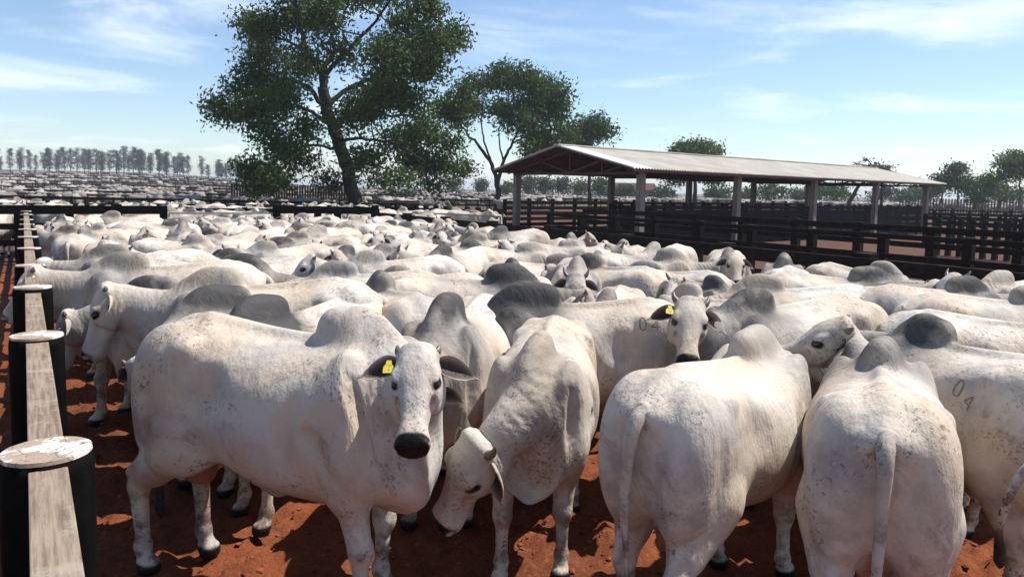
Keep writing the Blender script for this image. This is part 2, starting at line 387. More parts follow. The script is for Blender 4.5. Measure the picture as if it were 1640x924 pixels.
def pose(V, R, P):
    """V current positions, R rest positions. P: dict of neck_yaw, neck_pitch, head_yaw, head_pitch, head_roll, spine, legs"""
    t = (R[:,0] - .5) * .923 + (R[:,2] - 1.1) * .386
    x, y, z = R.T
    hm = np.exp(-(((x-.33)/.20)**2 + ((z-1.50)/.13)**2)) * sst(z, 1.25, 1.42)
    V = V + np.stack([hm*P.get('lean', 0), hm*0, hm*P.get('hump', 0)], 1)
    jh = np.array((1.00, 0, 1.30)); wh = sst(t, .46, .60)
    V = HP + (V - HP) * (1 + P.get('head', -.07) * wh)[:, None]
    V = V - HF[None] * (((V - HP) @ HF) * .07 * wh)[:, None]
    V = bend(V, wh, jh, (1,0,0), P.get('head_roll', 0))
    V = bend(V, wh, jh, (0,1,0), P.get('head_pitch', 0))
    V = bend(V, wh, jh, (0,0,1), P.get('head_yaw', 0))
    ny, npi = P.get('neck_yaw', 0), P.get('neck_pitch', 0)
    for t0, sh in ((.40,.25),(.27,.27),(.15,.28),(.04,.20)):
        pv = np.array((.5 + t0*.923, 0, 1.1 + t0*.386)) 
        w = sst(t, t0-.11, t0+.11)
        V = bend(V, w, pv, (0,1,0), npi*sh)
        V = bend(V, w, pv, (0,0,1), ny*sh)
    for i, (lx, sy) in enumerate(((.46,1),(.46,-1),(-.60,1),(-.60,-1))):
        a1, a2 = P.get('legs', [(0,0)]*4)[i]
        side = sst(sy*y, .0, .10)
        if lx > 0:
            w1 = side * (1 - sst(z, .60, .98)) * sst(x, .18, .34)
            w2 = side * (1 - sst(z, .36, .46)) * sst(x, .18, .34); k1 = (lx, sy*.18, .95); k2 = (.465, sy*.175, .41)
        else:
            w1 = side * (1 - sst(z, .62, 1.02)) * (1 - sst(x, -.42, -.28))
            w2 = side * (1 - sst(z, .42, .54)) * (1 - sst(x, -.42, -.28)); k1 = (-.56, sy*.18, 1.0); k2 = (-.72, sy*.175, .48)
        V = bend(V, w2, np.array(k2), (0,1,0), a2)
        V = bend(V, w1, np.array(k1), (0,1,0), a1)
    sp = P.get('spine', 0)
    if sp:
        for x0 in (.25, 0, -.25):
            V = bend(V, sst(x, x0-.2, x0+.2), np.array((x0,0,0)), (0,0,1), sp/3)
    wd = P.get('width', 1.0)
    return V

def tube(path, rad, n=10, squash=1.0, close=True):
    path = np.array(path, float); rad = np.array(rad, float); m = len(path)
    T = np.gradient(path, axis=0); T /= np.linalg.norm(T, axis=1)[:, None] + 1e-9
    ref = np.array((0,1,0)) if abs(T[0][1]) < .9 else np.array((1.,0,0))
    V = []
    u = ref - T[0]*(ref @ T[0]); u /= np.linalg.norm(u)
    for i in range(m):
        u = u - T[i]*(u @ T[i]); u /= np.linalg.norm(u); w = np.cross(T[i], u)
        for j in range(n):
            a = 2*math.pi*j/n
            V.append(path[i] + rad[i]*(math.cos(a)*u*squash + math.sin(a)*w))
    Fs = [[i*n+j, i*n+(j+1) % n, (i+1)*n+(j+1) % n, (i+1)*n+j] for i in range(m-1) for j in range(n)]
    if close:
        V.append(path[0]); V.append(path[-1]); a, b = len(V)-2, len(V)-1
        for j in range(n):
            Fs.append([a, (j+1) % n, j]); Fs.append([b, (m-1)*n+j, (m-1)*n+(j+1) % n])
    return np.array(V), Fs

def smooth_path(pts, n):
    p = np.array(pts, float); t = np.linspace(0, len(p)-1, n); out = []
    for v in t:
        i = min(int(v), len(p)-2); u = v - i
        p0, p1, p2, p3 = p[max(i-1,0)], p[i], p[i+1], p[min(i+2, len(p)-1)]
        out.append(.5*((2*p1)+(-p0+p2)*u+(2*p0-5*p1+4*p2-p3)*u*u+(-p0+3*p1-3*p2+p3)*u**3))
    return np.array(out)

def ear_mesh(side, nu=14, nv=9, droop=25, fwd=15, size=1.0):
    """cupped leaf of skin, rooted behind the eye"""
    d, fw = math.radians(droop), math.radians(fwd)
    root = hp(.025, side*.085, -.055)
    axis = np.array((0, side*math.cos(d), 0)) + HF*math.sin(d)*.8 - HN*.25
    axis /= np.linalg.norm(axis)
    face = HN*math.cos(fw) + HF*math.sin(fw)*.2; face -= axis*(face @ axis); face /= np.linalg.norm(face)
    wid = np.cross(axis, face); L = .20*size
    V = []; inn = []
    for layer in (0, 1):
        for i in range(nu):
            u = i/(nu-1)
            w = (.022 + .045*math.sin(math.pi*min(1, u**.85)) - .020*u) * size
            w = max(w*(1 - max(0, u-.8)/.2*.85), .003)
            c = root + axis*L*u + HF*(.03*u*u)
            curl = 1.9 - 1.0*u
            for j in range(nv):
                v = -1 + 2*j/(nv-1); a = v*curl*.8
                rr = w/ (math.sin(min(curl*.8,1.57)))
                pt = c + wid*rr*math.sin(a) - face*rr*(math.cos(a) - .75)
                nrm = wid*math.sin(a) - face*math.cos(a)
                edge = 1 - abs(v)**4
                pt = pt + nrm*(.005*edge if layer == 0 else -.004*edge)
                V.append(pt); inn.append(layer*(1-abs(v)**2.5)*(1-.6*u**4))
    Fs = []; o = nu*nv
    flip = side > 0
    def q(a, b, c, d_): Fs.append([a, b, c, d_] if not flip else [d_, c, b, a])
    for i in range(nu-1):
        for j in range(nv-1):
            a = i*nv+j; q(a, a+nv, a+nv+1, a+1); q(o+a, o+a+1, o+a+nv+1, o+a+nv)
        q(i*nv, o+i*nv, o+(i+1)*nv, (i+1)*nv); b = i*nv+nv-1; q(b, b+nv, o+b+nv, o+b)
    for j in range(nv-1): a = (nu-1)*nv+j; q(a, o+a, o+a+1, a+1)
    return np.array(V), Fs, np.array(inn, float)

def horn_mesh(side, size=1.0):
    r = hp(-.02, side*.085, -.01)
    out = np.array((0, side, 0.)); up = HN*.25 - HF
    pts = smooth_path([r, r + (out*.03 + up*.03)*size, r + (out*.05 + up*.07)*size, r + (out*.055 + up*.12)*size], 8)
    return tube(pts, np.array([.027,.027,.026,.023,.019,.014,.009,.002]), 10)

def eye_mesh(side):
    c = hp(EYE[0], side*(EYE[1]-.012), EYE[2]); V = []; Fs = []
    nu, nv = 12, 8
    for i in range(nv+1):
        th = math.pi*i/nv
        for j in range(nu):
            ph = 2*math.pi*j/nu
            V.append(c + HF*.030*math.sin(th)*math.cos(ph) + HN*.021*math.sin(th)*math.sin(ph) + np.array((0,1,0))*.020*math.cos(th))
    for i in range(nv):
        for j in range(nu): Fs.append([i*nu+j, i*nu+(j+1) % nu, (i+1)*nu+(j+1) % nu, (i+1)*nu+j])
    return np.array(V), Fs

def tag_mesh(side):
    """plastic ear tag hanging in the ear"""
    r = hp(.055, side*.145, -.015)
    v = np.array((0, side, 0.)); V = []
    for (a, b) in ((-.012,-.03),(.012,-.03),(.016,-.005),(.027,.01),(.027,.05),(-.027,.05),(-.027,.01),(-.016,-.005)):
        V.append(r + v*a + HF*b + HN*.012); 
    for (a, b) in ((-.012,-.03),(.012,-.03),(.016,-.005),(.027,.01),(.027,.05),(-.027,.05),(-.027,.01),(-.016,-.005)):
        V.append(r + v*a + HF*b + HN*.008)
    Fs = [list(range(8)), list(range(15, 7, -1))] + [[i, (i+8), (i+1) % 8 + 8, (i+1) % 8] for i in range(8)]
    return np.array(V), Fs

def mk(name, V, Fs, mat, parent=None, smooth=True, attrs=None):
    me = bpy.data.meshes.new(name); 
    if isinstance(Fs, np.ndarray): Fs = Fs.tolist()
    me.from_pydata(V.tolist() if isinstance(V, np.ndarray) else V, [], Fs); 
    if attrs:
        for k, (ty, arr) in attrs.items():
            a = me.attributes.new(k, ty, 'POINT')
            a.data.foreach_set({'FLOAT':'value','FLOAT_VECTOR':'vector','FLOAT_COLOR':'color'}[ty], np.ascontiguousarray(arr, dtype=np.float32).ravel())
    if smooth: me.polygons.foreach_set('use_smooth', [True]*len(me.polygons))
    if mat: me.materials.append(mat)
    me.update()
    o = bpy.data.objects.new(name, me); C.objects.link(o)
    if parent: o.parent = parent
    return o

REST = {}
def rest_for(h):
    if h not in REST:
        V, Q = bull_rest(h, h < .015); REST[h] = (V, Q, masks(V))
    return REST[h]

def make_bull(h, P, loc=(0,0,0), heading=0, scale=1.0, label=None, tags=(), small=False):
    """one continuous body mesh; eyes, horns, ear tags and brand are children"""
    V, Q, mk_ = rest_for(h)
    rest = V; dark, black, red, dirt, fold, fm = mk_
    dark = dark * P.get('dark', 1.0)
    inn = np.zeros(len(V))
    Vs = [V]; Fs = Q.tolist(); off = len(V)
    At = [[dark, black, red, dirt, fold, fm, inn]]
    for sd in (1, -1):
        ev, ef, ei = ear_mesh(sd, *((16, 11) if h < .015 else (7, 5)), droop=P.get('ear', 22) + (8 if sd > 0 else 0), fwd=P.get('ear_fwd', 15), size=P.get('ear_size', 1.08))
        Vs.append(ev); Fs += [[k+off for k in f] for f in ef]; off += len(ev)
        n = len(ev); tip = np.zeros(n)
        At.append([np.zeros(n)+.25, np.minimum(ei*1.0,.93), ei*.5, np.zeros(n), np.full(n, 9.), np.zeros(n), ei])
    tl = P.get('tail', [(-.80,0,1.31),(-.885,0,1.24),(-.905,.0,1.05),(-.90,.005,.80),(-.89,.01,.58),(-.885,.01,.40),(-.88,.01,.26)])
    tp = smooth_path(tl, 26)
    tr = np.interp(np.linspace(0,1,26), [0,.08,.3,.6,.72,.8,.92,1], [.048,.040,.028,.019,.015,.024,.028,.004])
    tv, tf = tube(tp, tr, 10)
    Vs.append(tv); Fs += [[k+off for k in f] for f in tf]; off += len(tv)
    n = len(tv); tt = np.repeat(np.linspace(0,1,26), 10); tt = np.append(tt, [0,1])
    At.append([np.zeros(n)+.2, sst(tt,.68,.78)*.9, np.zeros(n), sst(tt,.2,.6)*.8+.2, np.full(n,9.), np.zeros(n), np.zeros(n)])
    R = np.concatenate(Vs)
    A = [np.concatenate([a[i] for a in At]) for i in range(7)]
    W = pose(R.copy(), R, P)
    root = bpy.data.objects.new('bull', None); C.objects.link(root)
    root.empty_display_size = .1
    root.location = loc; root.rotation_euler = (0,0,math.radians(heading)); root.scale = (scale,)*3
    col = np.stack([A[0], A[1], A[2], A[3]], 1)
    b = mk('body', W, Fs, MAT['hide'], root, True, {'reg': ('FLOAT_COLOR', col), 'rest': ('FLOAT_VECTOR', R),
            'fold': ('FLOAT', A[4]), 'foldm': ('FLOAT', A[5])})
    for sd in (1, -1):
        if not small or h < .03:
            v, fs = eye_mesh(sd); mk('eye', pose(v.copy(), np.tile(HP + HF*.3, (len(v),1)), P), fs, MAT['eye'], root)
        v, fs = horn_mesh(sd, P.get('horn', .5)); mk('horn', pose(v.copy(), np.tile(HP + HF*.3, (len(v),1)), P), fs, MAT['horn'], root)
    for sd, mm in tags:
        v, fs = tag_mesh(sd); mk('ear_tag', pose(v.copy(), np.tile(HP + HF*.3, (len(v),1)), P), fs, MAT[mm], root, False)
    root['category'] = 'bull'; root['label'] = label or 'white bull'; root['group'] = 'white humped bulls crowded in the front pen'
    return root
# ---------------------------------------------------------------- ground
def ss(x, a, b):
    t = np.clip((x-a)/(b-a), 0, 1); return t*t*(3-2*t)
def far_h(X, Y):
    X = np.asarray(X, float); Y = np.asarray(Y, float)
    u = X/np.maximum(Y, 1)
    return 4.9*ss(Y, 45, 330)*ss(-u, .18, .52)*(Y > 0) 
_g = np.random.RandomState(3).rand(64, 64)
def vnoise(X, Y):
    xi = np.floor(X).astype(int); yi = np.floor(Y).astype(int); fx = X-xi; fy = Y-yi; fx = fx*fx*(3-2*fx); fy = fy*fy*(3-2*fy)
    g = lambda i, j: _g[i % 64, j % 64]
    return (g(xi,yi)*(1-fx)+g(xi+1,yi)*fx)*(1-fy)+(g(xi,yi+1)*(1-fx)+g(xi+1,yi+1)*fx)*fy
def axis(dense_lo, dense_hi, step, lo, hi, k=1.10):
    a = list(np.arange(dense_lo, dense_hi, step)); s = step; v = a[-1]
    while v < hi: s *= k; v += s; a.append(v)
    s = step; v = a[0]; b = []
    while v > lo: s *= k; v -= s; b.append(v)
    return np.array(b[::-1] + a)
def build_ground():
    xs = axis(-5, 6.5, .045, -3200, 3200, 1.07); ys = axis(1.8, 9.5, .045, -40, 3400, 1.07)
    X, Y = np.meshgrid(xs, ys, indexing='ij')
    near = 1 - ss(np.hypot(X, Y), 12, 45)
    n = vnoise(X*1.3, Y*1.3)*.06 + vnoise(X*4.1+9, Y*4.1)*.035 + vnoise(X*10+3, Y*10)*.030 + np.maximum(vnoise(X*9, Y*9+5)-.5, 0)*.10 + np.maximum(vnoise(X*19, Y*19+5)-.45, 0)*.09
    Z = (n - .09)*near + far_h(X, Y) + (vnoise(X*.02, Y*.02)-.5)*.8*ss(Y, 60, 200)
    V = np.stack([X.ravel(), Y.ravel(), Z.ravel()], 1); nx, ny = X.shape
    i, j = np.meshgrid(np.arange(nx-1), np.arange(ny-1), indexing='ij'); a = (i*ny+j).ravel()
    F = np.stack([a, a+ny, a+ny+1, a+1], 1)
    m = NT('red_soil'); P = m.node('ShaderNodeNewGeometry').outputs['Position']
    c = m.mix(m.ramp(m.noise(P, .35, 5, .6), .35, .65), (.235,.068,.027), (.155,.046,.021))
    c = m.mix(m.math('MULTIPLY', m.ramp(m.noise(P, 3.2, 7, .75), .50, .66), .60), c, (.075,.028,.016))
    c = m.mix(m.math('MULTIPLY', m.ramp(m.noise(P, 28, 5, .7), .50, .62), .45), c, (.30,.115,.05))
    c = m.mix(m.math('MULTIPLY', m.ramp(m.noise(P, 45, 4, .7), .60, .66), .7), c, (.05,.03,.02))
    sp = m.node('ShaderNodeSeparateXYZ'); m.link(P, sp.inputs[0])
    farm = m.ramp(sp.outputs[1], 70, 130)
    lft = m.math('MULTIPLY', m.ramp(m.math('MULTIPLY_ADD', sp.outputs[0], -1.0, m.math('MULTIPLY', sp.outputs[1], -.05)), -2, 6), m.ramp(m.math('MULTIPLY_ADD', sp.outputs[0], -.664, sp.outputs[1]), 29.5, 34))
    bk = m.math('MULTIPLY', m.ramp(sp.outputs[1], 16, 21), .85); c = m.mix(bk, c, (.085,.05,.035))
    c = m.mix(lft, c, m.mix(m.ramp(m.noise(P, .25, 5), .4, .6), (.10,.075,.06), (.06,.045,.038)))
    c = m.mix(m.math('MULTIPLY', farm, m.ramp(m.noise(P, .03, 4), .25, .50)), c, (.11,.085,.06))
    m.out(c, .95, m.bump(m.noise(P, 55, 6, .75), .8, .02, m.bump(m.noise(P, 9, 5, .6), .6, .06)), .15)
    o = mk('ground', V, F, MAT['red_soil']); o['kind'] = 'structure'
    # loose clods and dung crumbs
    rs = np.random.RandomState(4); N = 26000
    cx = rs.uniform(-6, 7, N); cy = 2.2 + 10*rs.uniform(0, 1, N)**1.3; ok = cx > -2.2 - .663*(cy-2.3) - 1.6; cx, cy = cx[ok], cy[ok]; N = len(cx)
    ix = np.clip(np.searchsorted(xs, cx), 0, nx-1); iy = np.clip(np.searchsorted(ys, cy), 0, ny-1); cz = Z[ix, iy]
    sz = .004 + .020*rs.uniform(0, 1, N)**4
    ico = np.array([(0,0,1),(.89,0,.45),(.28,.85,.45),(-.72,.53,.45),(-.72,-.53,.45),(.28,-.85,.45),(.72,.53,-.45),(-.28,.85,-.45),(-.89,0,-.45),(-.28,-.85,-.45),(.72,-.53,-.45),(0,0,-1)])
    fi = np.array([(0,1,2),(0,2,3),(0,3,4),(0,4,5),(0,5,1),(1,6,2),(2,7,3),(3,8,4),(4,9,5),(5,10,1),(6,7,2),(7,8,3),(8,9,4),(9,10,5),(10,6,1),(11,7,6),(11,8,7),(11,9,8),(11,10,9),(11,6,10)])
    W = ico[None]*sz[:, None, None]*rs.uniform(.55, 1.25, (N, 12, 1))*np.array((1,1,.65)); W += np.stack([cx, cy, cz + sz*.2], 1)[:, None]
    m = NT('clod'); g = m.node('ShaderNodeNewGeometry'); m.out(m.mix(m.ramp(g.outputs['Random Per Island'], .5, .95), (.27,.085,.034), (.06,.028,.018)), .95, None, .1)
    o = mk('soil_clods', W.reshape(-1, 3), (fi[None] + 12*np.arange(N)[:, None, None]).reshape(-1, 3), MAT['clod'], None, False); o['kind'] = 'stuff'
# ---------------------------------------------------------------- box helper
class MB:
    def __init__(s): s.V = []; s.F = []
    def box(s, c, sx, sy, sz, ux=(1,0,0), uz=(0,0,1), bev=0.0):
        ux = Vector(ux).normalized(); uz = Vector(uz).normalized(); uy = uz.cross(ux).normalized(); uz = ux.cross(uy)
        c = Vector(c); o = len(s.V)
        for k in (-1, 1):
            for j in (-1, 1):
                for i in (-1, 1): s.V.append(tuple(c + ux*i*sx/2 + uy*j*sy/2 + uz*k*sz/2))
        for f in ((0,2,3,1),(4,5,7,6),(0,1,5,4),(2,6,7,3),(0,4,6,2),(1,3,7,5)): s.F.append([o+q for q in f])
        return s
    def beam(s, a, b, w, h, up=(0,0,1)):
        a = Vector(a); b = Vector(b); return s.box((a+b)/2, (b-a).length, w, h, b-a, up)
    def cyl(s, c, r, h, n=28, r2=None, wob=0):
        o = len(s.V); r2 = r if r2 is None else r2
        ws = [1 + wob*(R_.random()-.5) for _ in range(n)]
        rings = [(0,1),(h*.97,1),(h,.96)]
        for (z, q) in rings:
            rr = r + (r2-r)*z/h
            for j in range(n):
                a = 2*math.pi*j/n; s.V.append((c[0]+rr*q*ws[j]*math.cos(a), c[1]+rr*q*ws[j]*math.sin(a), c[2]+z))
        for i in range(2):
            for j in range(n): s.F.append([o+i*n+j, o+i*n+(j+1)%n, o+(i+1)*n+(j+1)%n, o+(i+1)*n+j])
        s.F.append([o+2*n+j for j in range(n)]); s.F.append([o+j for j in range(n)][::-1]); return s
    def add(s, V, F):
        o = len(s.V); s.V += [tuple(v) for v in V]; s.F += [[q+o for q in f] for f in F]; return s
    def build(s, name, mat, parent=None, smooth=False, bev=0):
        o = mk(name, s.V, s.F, MAT[mat] if mat else None, parent, smooth)
        if bev:
            b = o.modifiers.new('bevel', 'BEVEL'); b.width = bev; b.segments = 2; b.limit_method = 'ANGLE'
        return o
def root(name, label, cat, loc=(0,0,0), group=None):
    o = bpy.data.objects.new(name, None); C.objects.link(o); o.location = loc; o.empty_display_size = .2
    o['label'] = label; o['category'] = cat
    if group: o['group'] = group
    return o
def tag(o, label, cat, group=None):
    o['label'] = label; o['category'] = cat
    if group: o['group'] = group
    return o
def materials():
    def wood(name, a, b, rough, sc=(1,1,1), bump=.4, spots=None, coords='Object'):
        m = NT(name); P = m.node('ShaderNodeTexCoord').outputs[coords]
        mp = m.node('ShaderNodeMapping'); mp.inputs['Scale'].default_value = sc; m.link(P, mp.inputs[0])
        g = m.noise(mp.outputs[0], 9, 6, .7); c = m.mix(m.ramp(g, .35, .65), a, b)
        if spots: c = m.mix(m.math('MULTIPLY', m.ramp(m.noise(P, 7, 5, .7), .52, .68), .8), c, spots)
        m.out(c, rough, m.bump(g, bump, .006), .12 if name != 'black_paint' else .03); return m
    wood('black_paint', (.003,.003,.003), (.007,.0065,.006), .8, (1,1,.3), .4, None)
    wood('rail_top', (.30,.235,.175), (.15,.11,.08), .8, (.35,6,6), .6, (.34,.29,.23), 'Object')
    wood('dark_board', (.007,.005,.0045), (.018,.011,.009), .75, (.6,.6,2), .4, (.035,.02,.015))
    wood('brown_post', (.08,.045,.03), (.13,.075,.05), .85, (1,1,.5), .3)
    wood('grey_wire', (.25,.22,.20), (.16,.13,.12), .6)
    wood('pale_rail', (.42,.38,.33), (.30,.26,.22), .7)
    wood('concrete', (.28,.235,.21), (.21,.175,.155), .85, (1,1,.4), .3, (.17,.13,.11))
    wood('steel_red', (.12,.045,.032), (.075,.03,.024), .6)
    wood('bark', (.055,.043,.034), (.028,.022,.018), .9, (1,1,.35), .8)
    wood('bark_pale', (.16,.13,.105), (.08,.065,.05), .9, (1,1,.35), .5)
    wood('wall_brick', (.34,.16,.10), (.26,.12,.08), .9)
    wood('white_wall', (.6,.58,.54), (.5,.48,.45), .9)
    # sawn post top: flaking white over wood
    m = NT('post_top'); P = m.node('ShaderNodeTexCoord').outputs['Object']
    c = m.mix(m.ramp(m.noise(P, 5, 6, .65, .4), .46, .50), (.62,.58,.54), (.33,.245,.18))
    c = m.mix(m.ramp(m.noise(P, 32, 4, .7), .64, .70), c, (.05,.035,.03))
    vo = m.node('ShaderNodeTexVoronoi', feature='DISTANCE_TO_EDGE'); vo.inputs['Scale'].default_value = 9; m.link(P, vo.inputs['Vector'])
    c = m.mix(m.math('SUBTRACT', 1.0, m.ramp(vo.outputs['Distance'], .0, .018)), c, (.10,.07,.05)); m.out(c, .75, m.bump(m.noise(P, 24, 5, .7), .6, .006))
    # corrugated roof
    for nm, c1, c2 in (('roof_sheet', (.60,.555,.47), (.46,.42,.355)), ('roof_new', (.78,.78,.76), (.68,.68,.66))):
        m = NT(nm); P = m.node('ShaderNodeTexCoord').outputs['Object']
        c = m.mix(m.ramp(m.noise(P, .8, 6, .7), .35, .68), c1, c2); m.out(c, .6, None, .3)
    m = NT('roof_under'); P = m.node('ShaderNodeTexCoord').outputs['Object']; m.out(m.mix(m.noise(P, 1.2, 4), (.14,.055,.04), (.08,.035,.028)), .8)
    for nm, a, b in (('leaf_dark', (.026,.066,.012), (.080,.135,.024)), ('leaf_olive', (.055,.085,.022), (.11,.13,.045)), ('leaf_euc', (.030,.055,.030), (.06,.085,.045)), ('leaf_bright', (.06,.11,.02), (.12,.17,.04))):
        m = NT(nm); P = m.node('ShaderNodeNewGeometry'); rp = P.outputs['Random Per Island']
        n = m.noise(P.outputs['Position'], .55, 3)
        c = m.mix(m.math('ADD', m.math('MULTIPLY', rp, .6), m.math('MULTIPLY', n, .5), clamp=True), a, b)
        c = m.mix(m.ramp(rp, .93, .96), c, (.16,.11,.045))
        m.out(c, .6, None, .18)
        tr = m.node('ShaderNodeBsdfTranslucent'); m.link(c, tr.inputs[0]); mx = m.node('ShaderNodeMixShader'); mx.inputs[0].default_value = .22
        m.link(m.b.outputs[0], mx.inputs[1]); m.link(tr.outputs[0], mx.inputs[2]); m.link(mx.outputs[0], m.n['Material Output'].inputs[0])
# ---------------------------------------------------------------- fences
FD = Vector((-.663, 1, 0)).normalized(); FN = Vector((FD.y, -FD.x, 0))     # along the pen, and across it to the right
def near_fence():
    t = root('post_and_rail_fence', 'black round-post fence with weathered flat top rail running along the left side', 'fence', (-1.45, 2.3, 0))
    p0 = at(75, 2.32, 1.43); step = 2.12
    pts = [Vector((p0.x, p0.y, 0)) + FD*step*k for k in range(-1, 13)]
    for k, p in enumerate(pts):
        if k == 0: r = .14
        r = .137 + R_.uniform(-.004, .004)
        h = 1.43 + (0 if k < 3 else R_.uniform(-.02, .02))
        q = p - t.location
        b = MB().cyl((0,0,-.1), r*1.02, h+.1-.012, 40, r, .035).build('post', 'black_paint', t, True); b.location = q
        c = MB().cyl((0,0,0), r*.975, .013, 40, r*.96, .02).build('post_top', 'post_top', b, False); c.location = (0,0,h-.011)
        if k < len(pts)-1:
            n = pts[k+1] - p; a = p + n.normalized()*(r-.015) - t.location; e = pts[k+1] - n.normalized()*(r-.015) - t.location
            L = (e-a).length
            o = MB().box((0,0,0), L, .105, .05).build('top_rail', 'rail_top', t, False, .004)
            o.location = (a+e)/2 + Vector((0,0,1.385+R_.uniform(-.006,.006))); o.rotation_euler = (0,0,math.atan2(n.y, n.x))
            for z in (1.05, .70, .36):
                o = MB().box((0,0,0), L, .045, .15).build('side_board', 'black_paint', t, False, .004)
                o.location = (a+e)/2 + Vector((0,0,z)); o.rotation_euler = (0,0,math.atan2(n.y, n.x))
    return pts
def board_fence(A, B, label, n, boards, ptop=1.5, pw=.17, mat='dark_board', name='board_fence', off=.0, group=None, pmat=None, base=0, detail=True, extra=None):
    """boards: (z centre, height, thickness) on the camera side of the posts"""
    A = Vector(A); B = Vector(B); d = (B-A).normalized(); side = Vector((d.y, -d.x, 0))
    if side.y > 0: side = -side
    t = root(name, label, 'fence', tuple((A+B)/2), group); O = (A+B)/2
    L = (B-A).length; ang = math.atan2(d.y, d.x)
    for k in range(n):
        p = A + (B-A)*k/(n-1) - O; h = ptop + R_.uniform(-.03, .03)
        o = MB().box((0,0,(h-.05)/2), pw, pw, h+.05).build('post', pmat or mat, t, False, .008); o.location = p; o.rotation_euler = (0,0,ang)
    for (z, h, th) in boards:
        nseg = max(1, n//3) if detail else 1
        mb = MB()
        for s_ in range(nseg):
            a = -L/2 + L*s_/nseg; b = -L/2 + L*(s_+1)/nseg - .006
            mb.box(((a+b)/2, 0, R_.uniform(-.008,.008)), b-a, th, h)
        o = mb.build('board', mat, t, False); o.location = side*(pw/2+th/2+.002) + Vector((0,0,z)); o.rotation_euler = (0,0,ang)
    return t
def fence_mesh(A, B, n, rails, ph=1.5, pw=.14, rh=.10):
    """far fence as a small mesh that follows the ground"""
    mb = MB(); A = Vector(A); B = Vector(B)
    P = [A + (B-A)*k/(n-1) for k in range(n)]
    for p in P: p.z = float(far_h(p.x, p.y))
    for p in P: mb.box(p + Vector((0,0,ph/2)), pw, pw, ph)
    for k in range(n-1):
        for z in rails: mb.beam(P[k]+Vector((0,0,z)), P[k+1]+Vector((0,0,z)), .05, rh)
    return mb
# ---------------------------------------------------------------- trees
def leaf_cloud(tips, spread, n_per, size, rs, flat=.75):
    tips = np.array(tips); N = len(tips)*n_per
    c = np.repeat(tips, n_per, 0) + rs.normal(size=(N, 3))*np.array((spread, spread, spread*flat))
    u = rs.normal(size=(N, 3)); u /= np.linalg.norm(u, axis=1)[:, None]
    w = rs.normal(size=(N, 3)); w -= u*(w*u).sum(1)[:, None]; w /= np.linalg.norm(w, axis=1)[:, None]
    s_ = (size*rs.uniform(.6, 1.35, N))[:, None]
    k = np.cross(u, w)*s_*.18
    V = np.stack([c - u*s_, c - w*s_*.42 + k, c + u*s_, c + w*s_*.42 + k], 1).reshape(-1, 3)
    a = np.arange(N)*4
    return V, np.concatenate([np.stack([a, a+1, a+2], 1), np.stack([a, a+2, a+3], 1)])
def make_tree(name, label, base, limbs, clumps, seed, leaf='leaf_dark', bark='bark', leaf_size=.14, spread=.42, n_per=26, cat='tree', group=None, tips_per_m3=None, twig=.035):
    """limbs: (points, r0, r1) in local metres; clumps: (centre, radii, number of twig tips)"""
    rs = np.random.RandomState(seed)
    t = root(name, label, cat, tuple(base), group)
    mb = MB(); nodes = []
    for pts, r0, r1 in limbs:
        n = max(8, len(pts)*4); p = smooth_path(pts, n); p[1:-1] += rs.normal(size=(n-2, 3))*min(r0*.25, .06)
        r = r0 + (r1-r0)*np.linspace(0, 1, n)**.8
        if pts[0][2] < .2: r[0] *= 1.45; r[1] *= 1.15
        v, f = tube(p, r, 10 if r0 > .15 else 6); mb.add(v, f); nodes += [tuple(q)+(rr,) for q, rr in zip(p, r)]
    nodes = np.array(nodes); tips = []
    for c, rad, n in clumps:
        c = np.array(c, float); rad = np.array(rad, float)
        # a sub-limb to the clump centre, then twigs to its tips
        d = np.linalg.norm(nodes[:, :3] - c, axis=1) + .6*np.maximum(nodes[:, 2] - c[2] + .3, 0); k = int(np.argmin(d)); a = nodes[k]
        mid = (a[:3] + c)/2 + rs.normal(size=3)*.06*np.linalg.norm(c-a[:3]) + np.array((0,0,-.06*np.linalg.norm(c-a[:3])))
        p = smooth_path([a[:3], mid, c], 9); r = np.linspace(min(a[3]*.6, .13), .03, 9) if twig else np.linspace(.02,.01,9)
        v, f = tube(p, r, 5, close=False); mb.add(v, f); loc = np.concatenate([p, r[:, None]], 1)
        q = rs.normal(size=(n, 3)); q /= np.linalg.norm(q, axis=1)[:, None]; q = c + q*rad*rs.uniform(.35, 1.0, (n, 1))**.6
        for e in q:
            d = np.linalg.norm(loc[:, :3] - e, axis=1); b = loc[int(np.argmin(d))]
            m_ = (b[:3]+e)/2 + rs.normal(size=3)*.10*np.linalg.norm(e-b[:3])
            v, f = tube([b[:3], m_, e], np.array((twig, twig*.7, twig*.3)), 4, close=False); mb.add(v, f)
            tips.append(e); 
            if rs.rand() < .5: tips.append(m_)
    mb.build('trunk', bark, t, True)
    if leaf:
        V, F = leaf_cloud(tips, spread, n_per, leaf_size, rs); mk('crown', V, F, MAT[leaf], t, False)
    return t
def copy_thing(src, loc, rz=0, sc=1.0, label=None):
    r = src.copy(); C.objects.link(r); r.location = loc; r.rotation_euler = (0,0,rz); r.scale = (sc,)*3 if not isinstance(sc, tuple) else sc
    if label: r['label'] = label
    for ch in src.children:
        c = ch.copy(); C.objects.link(c); c.parent = r
        for g in ch.children:
            d = g.copy(); C.objects.link(d); d.parent = c
    return r
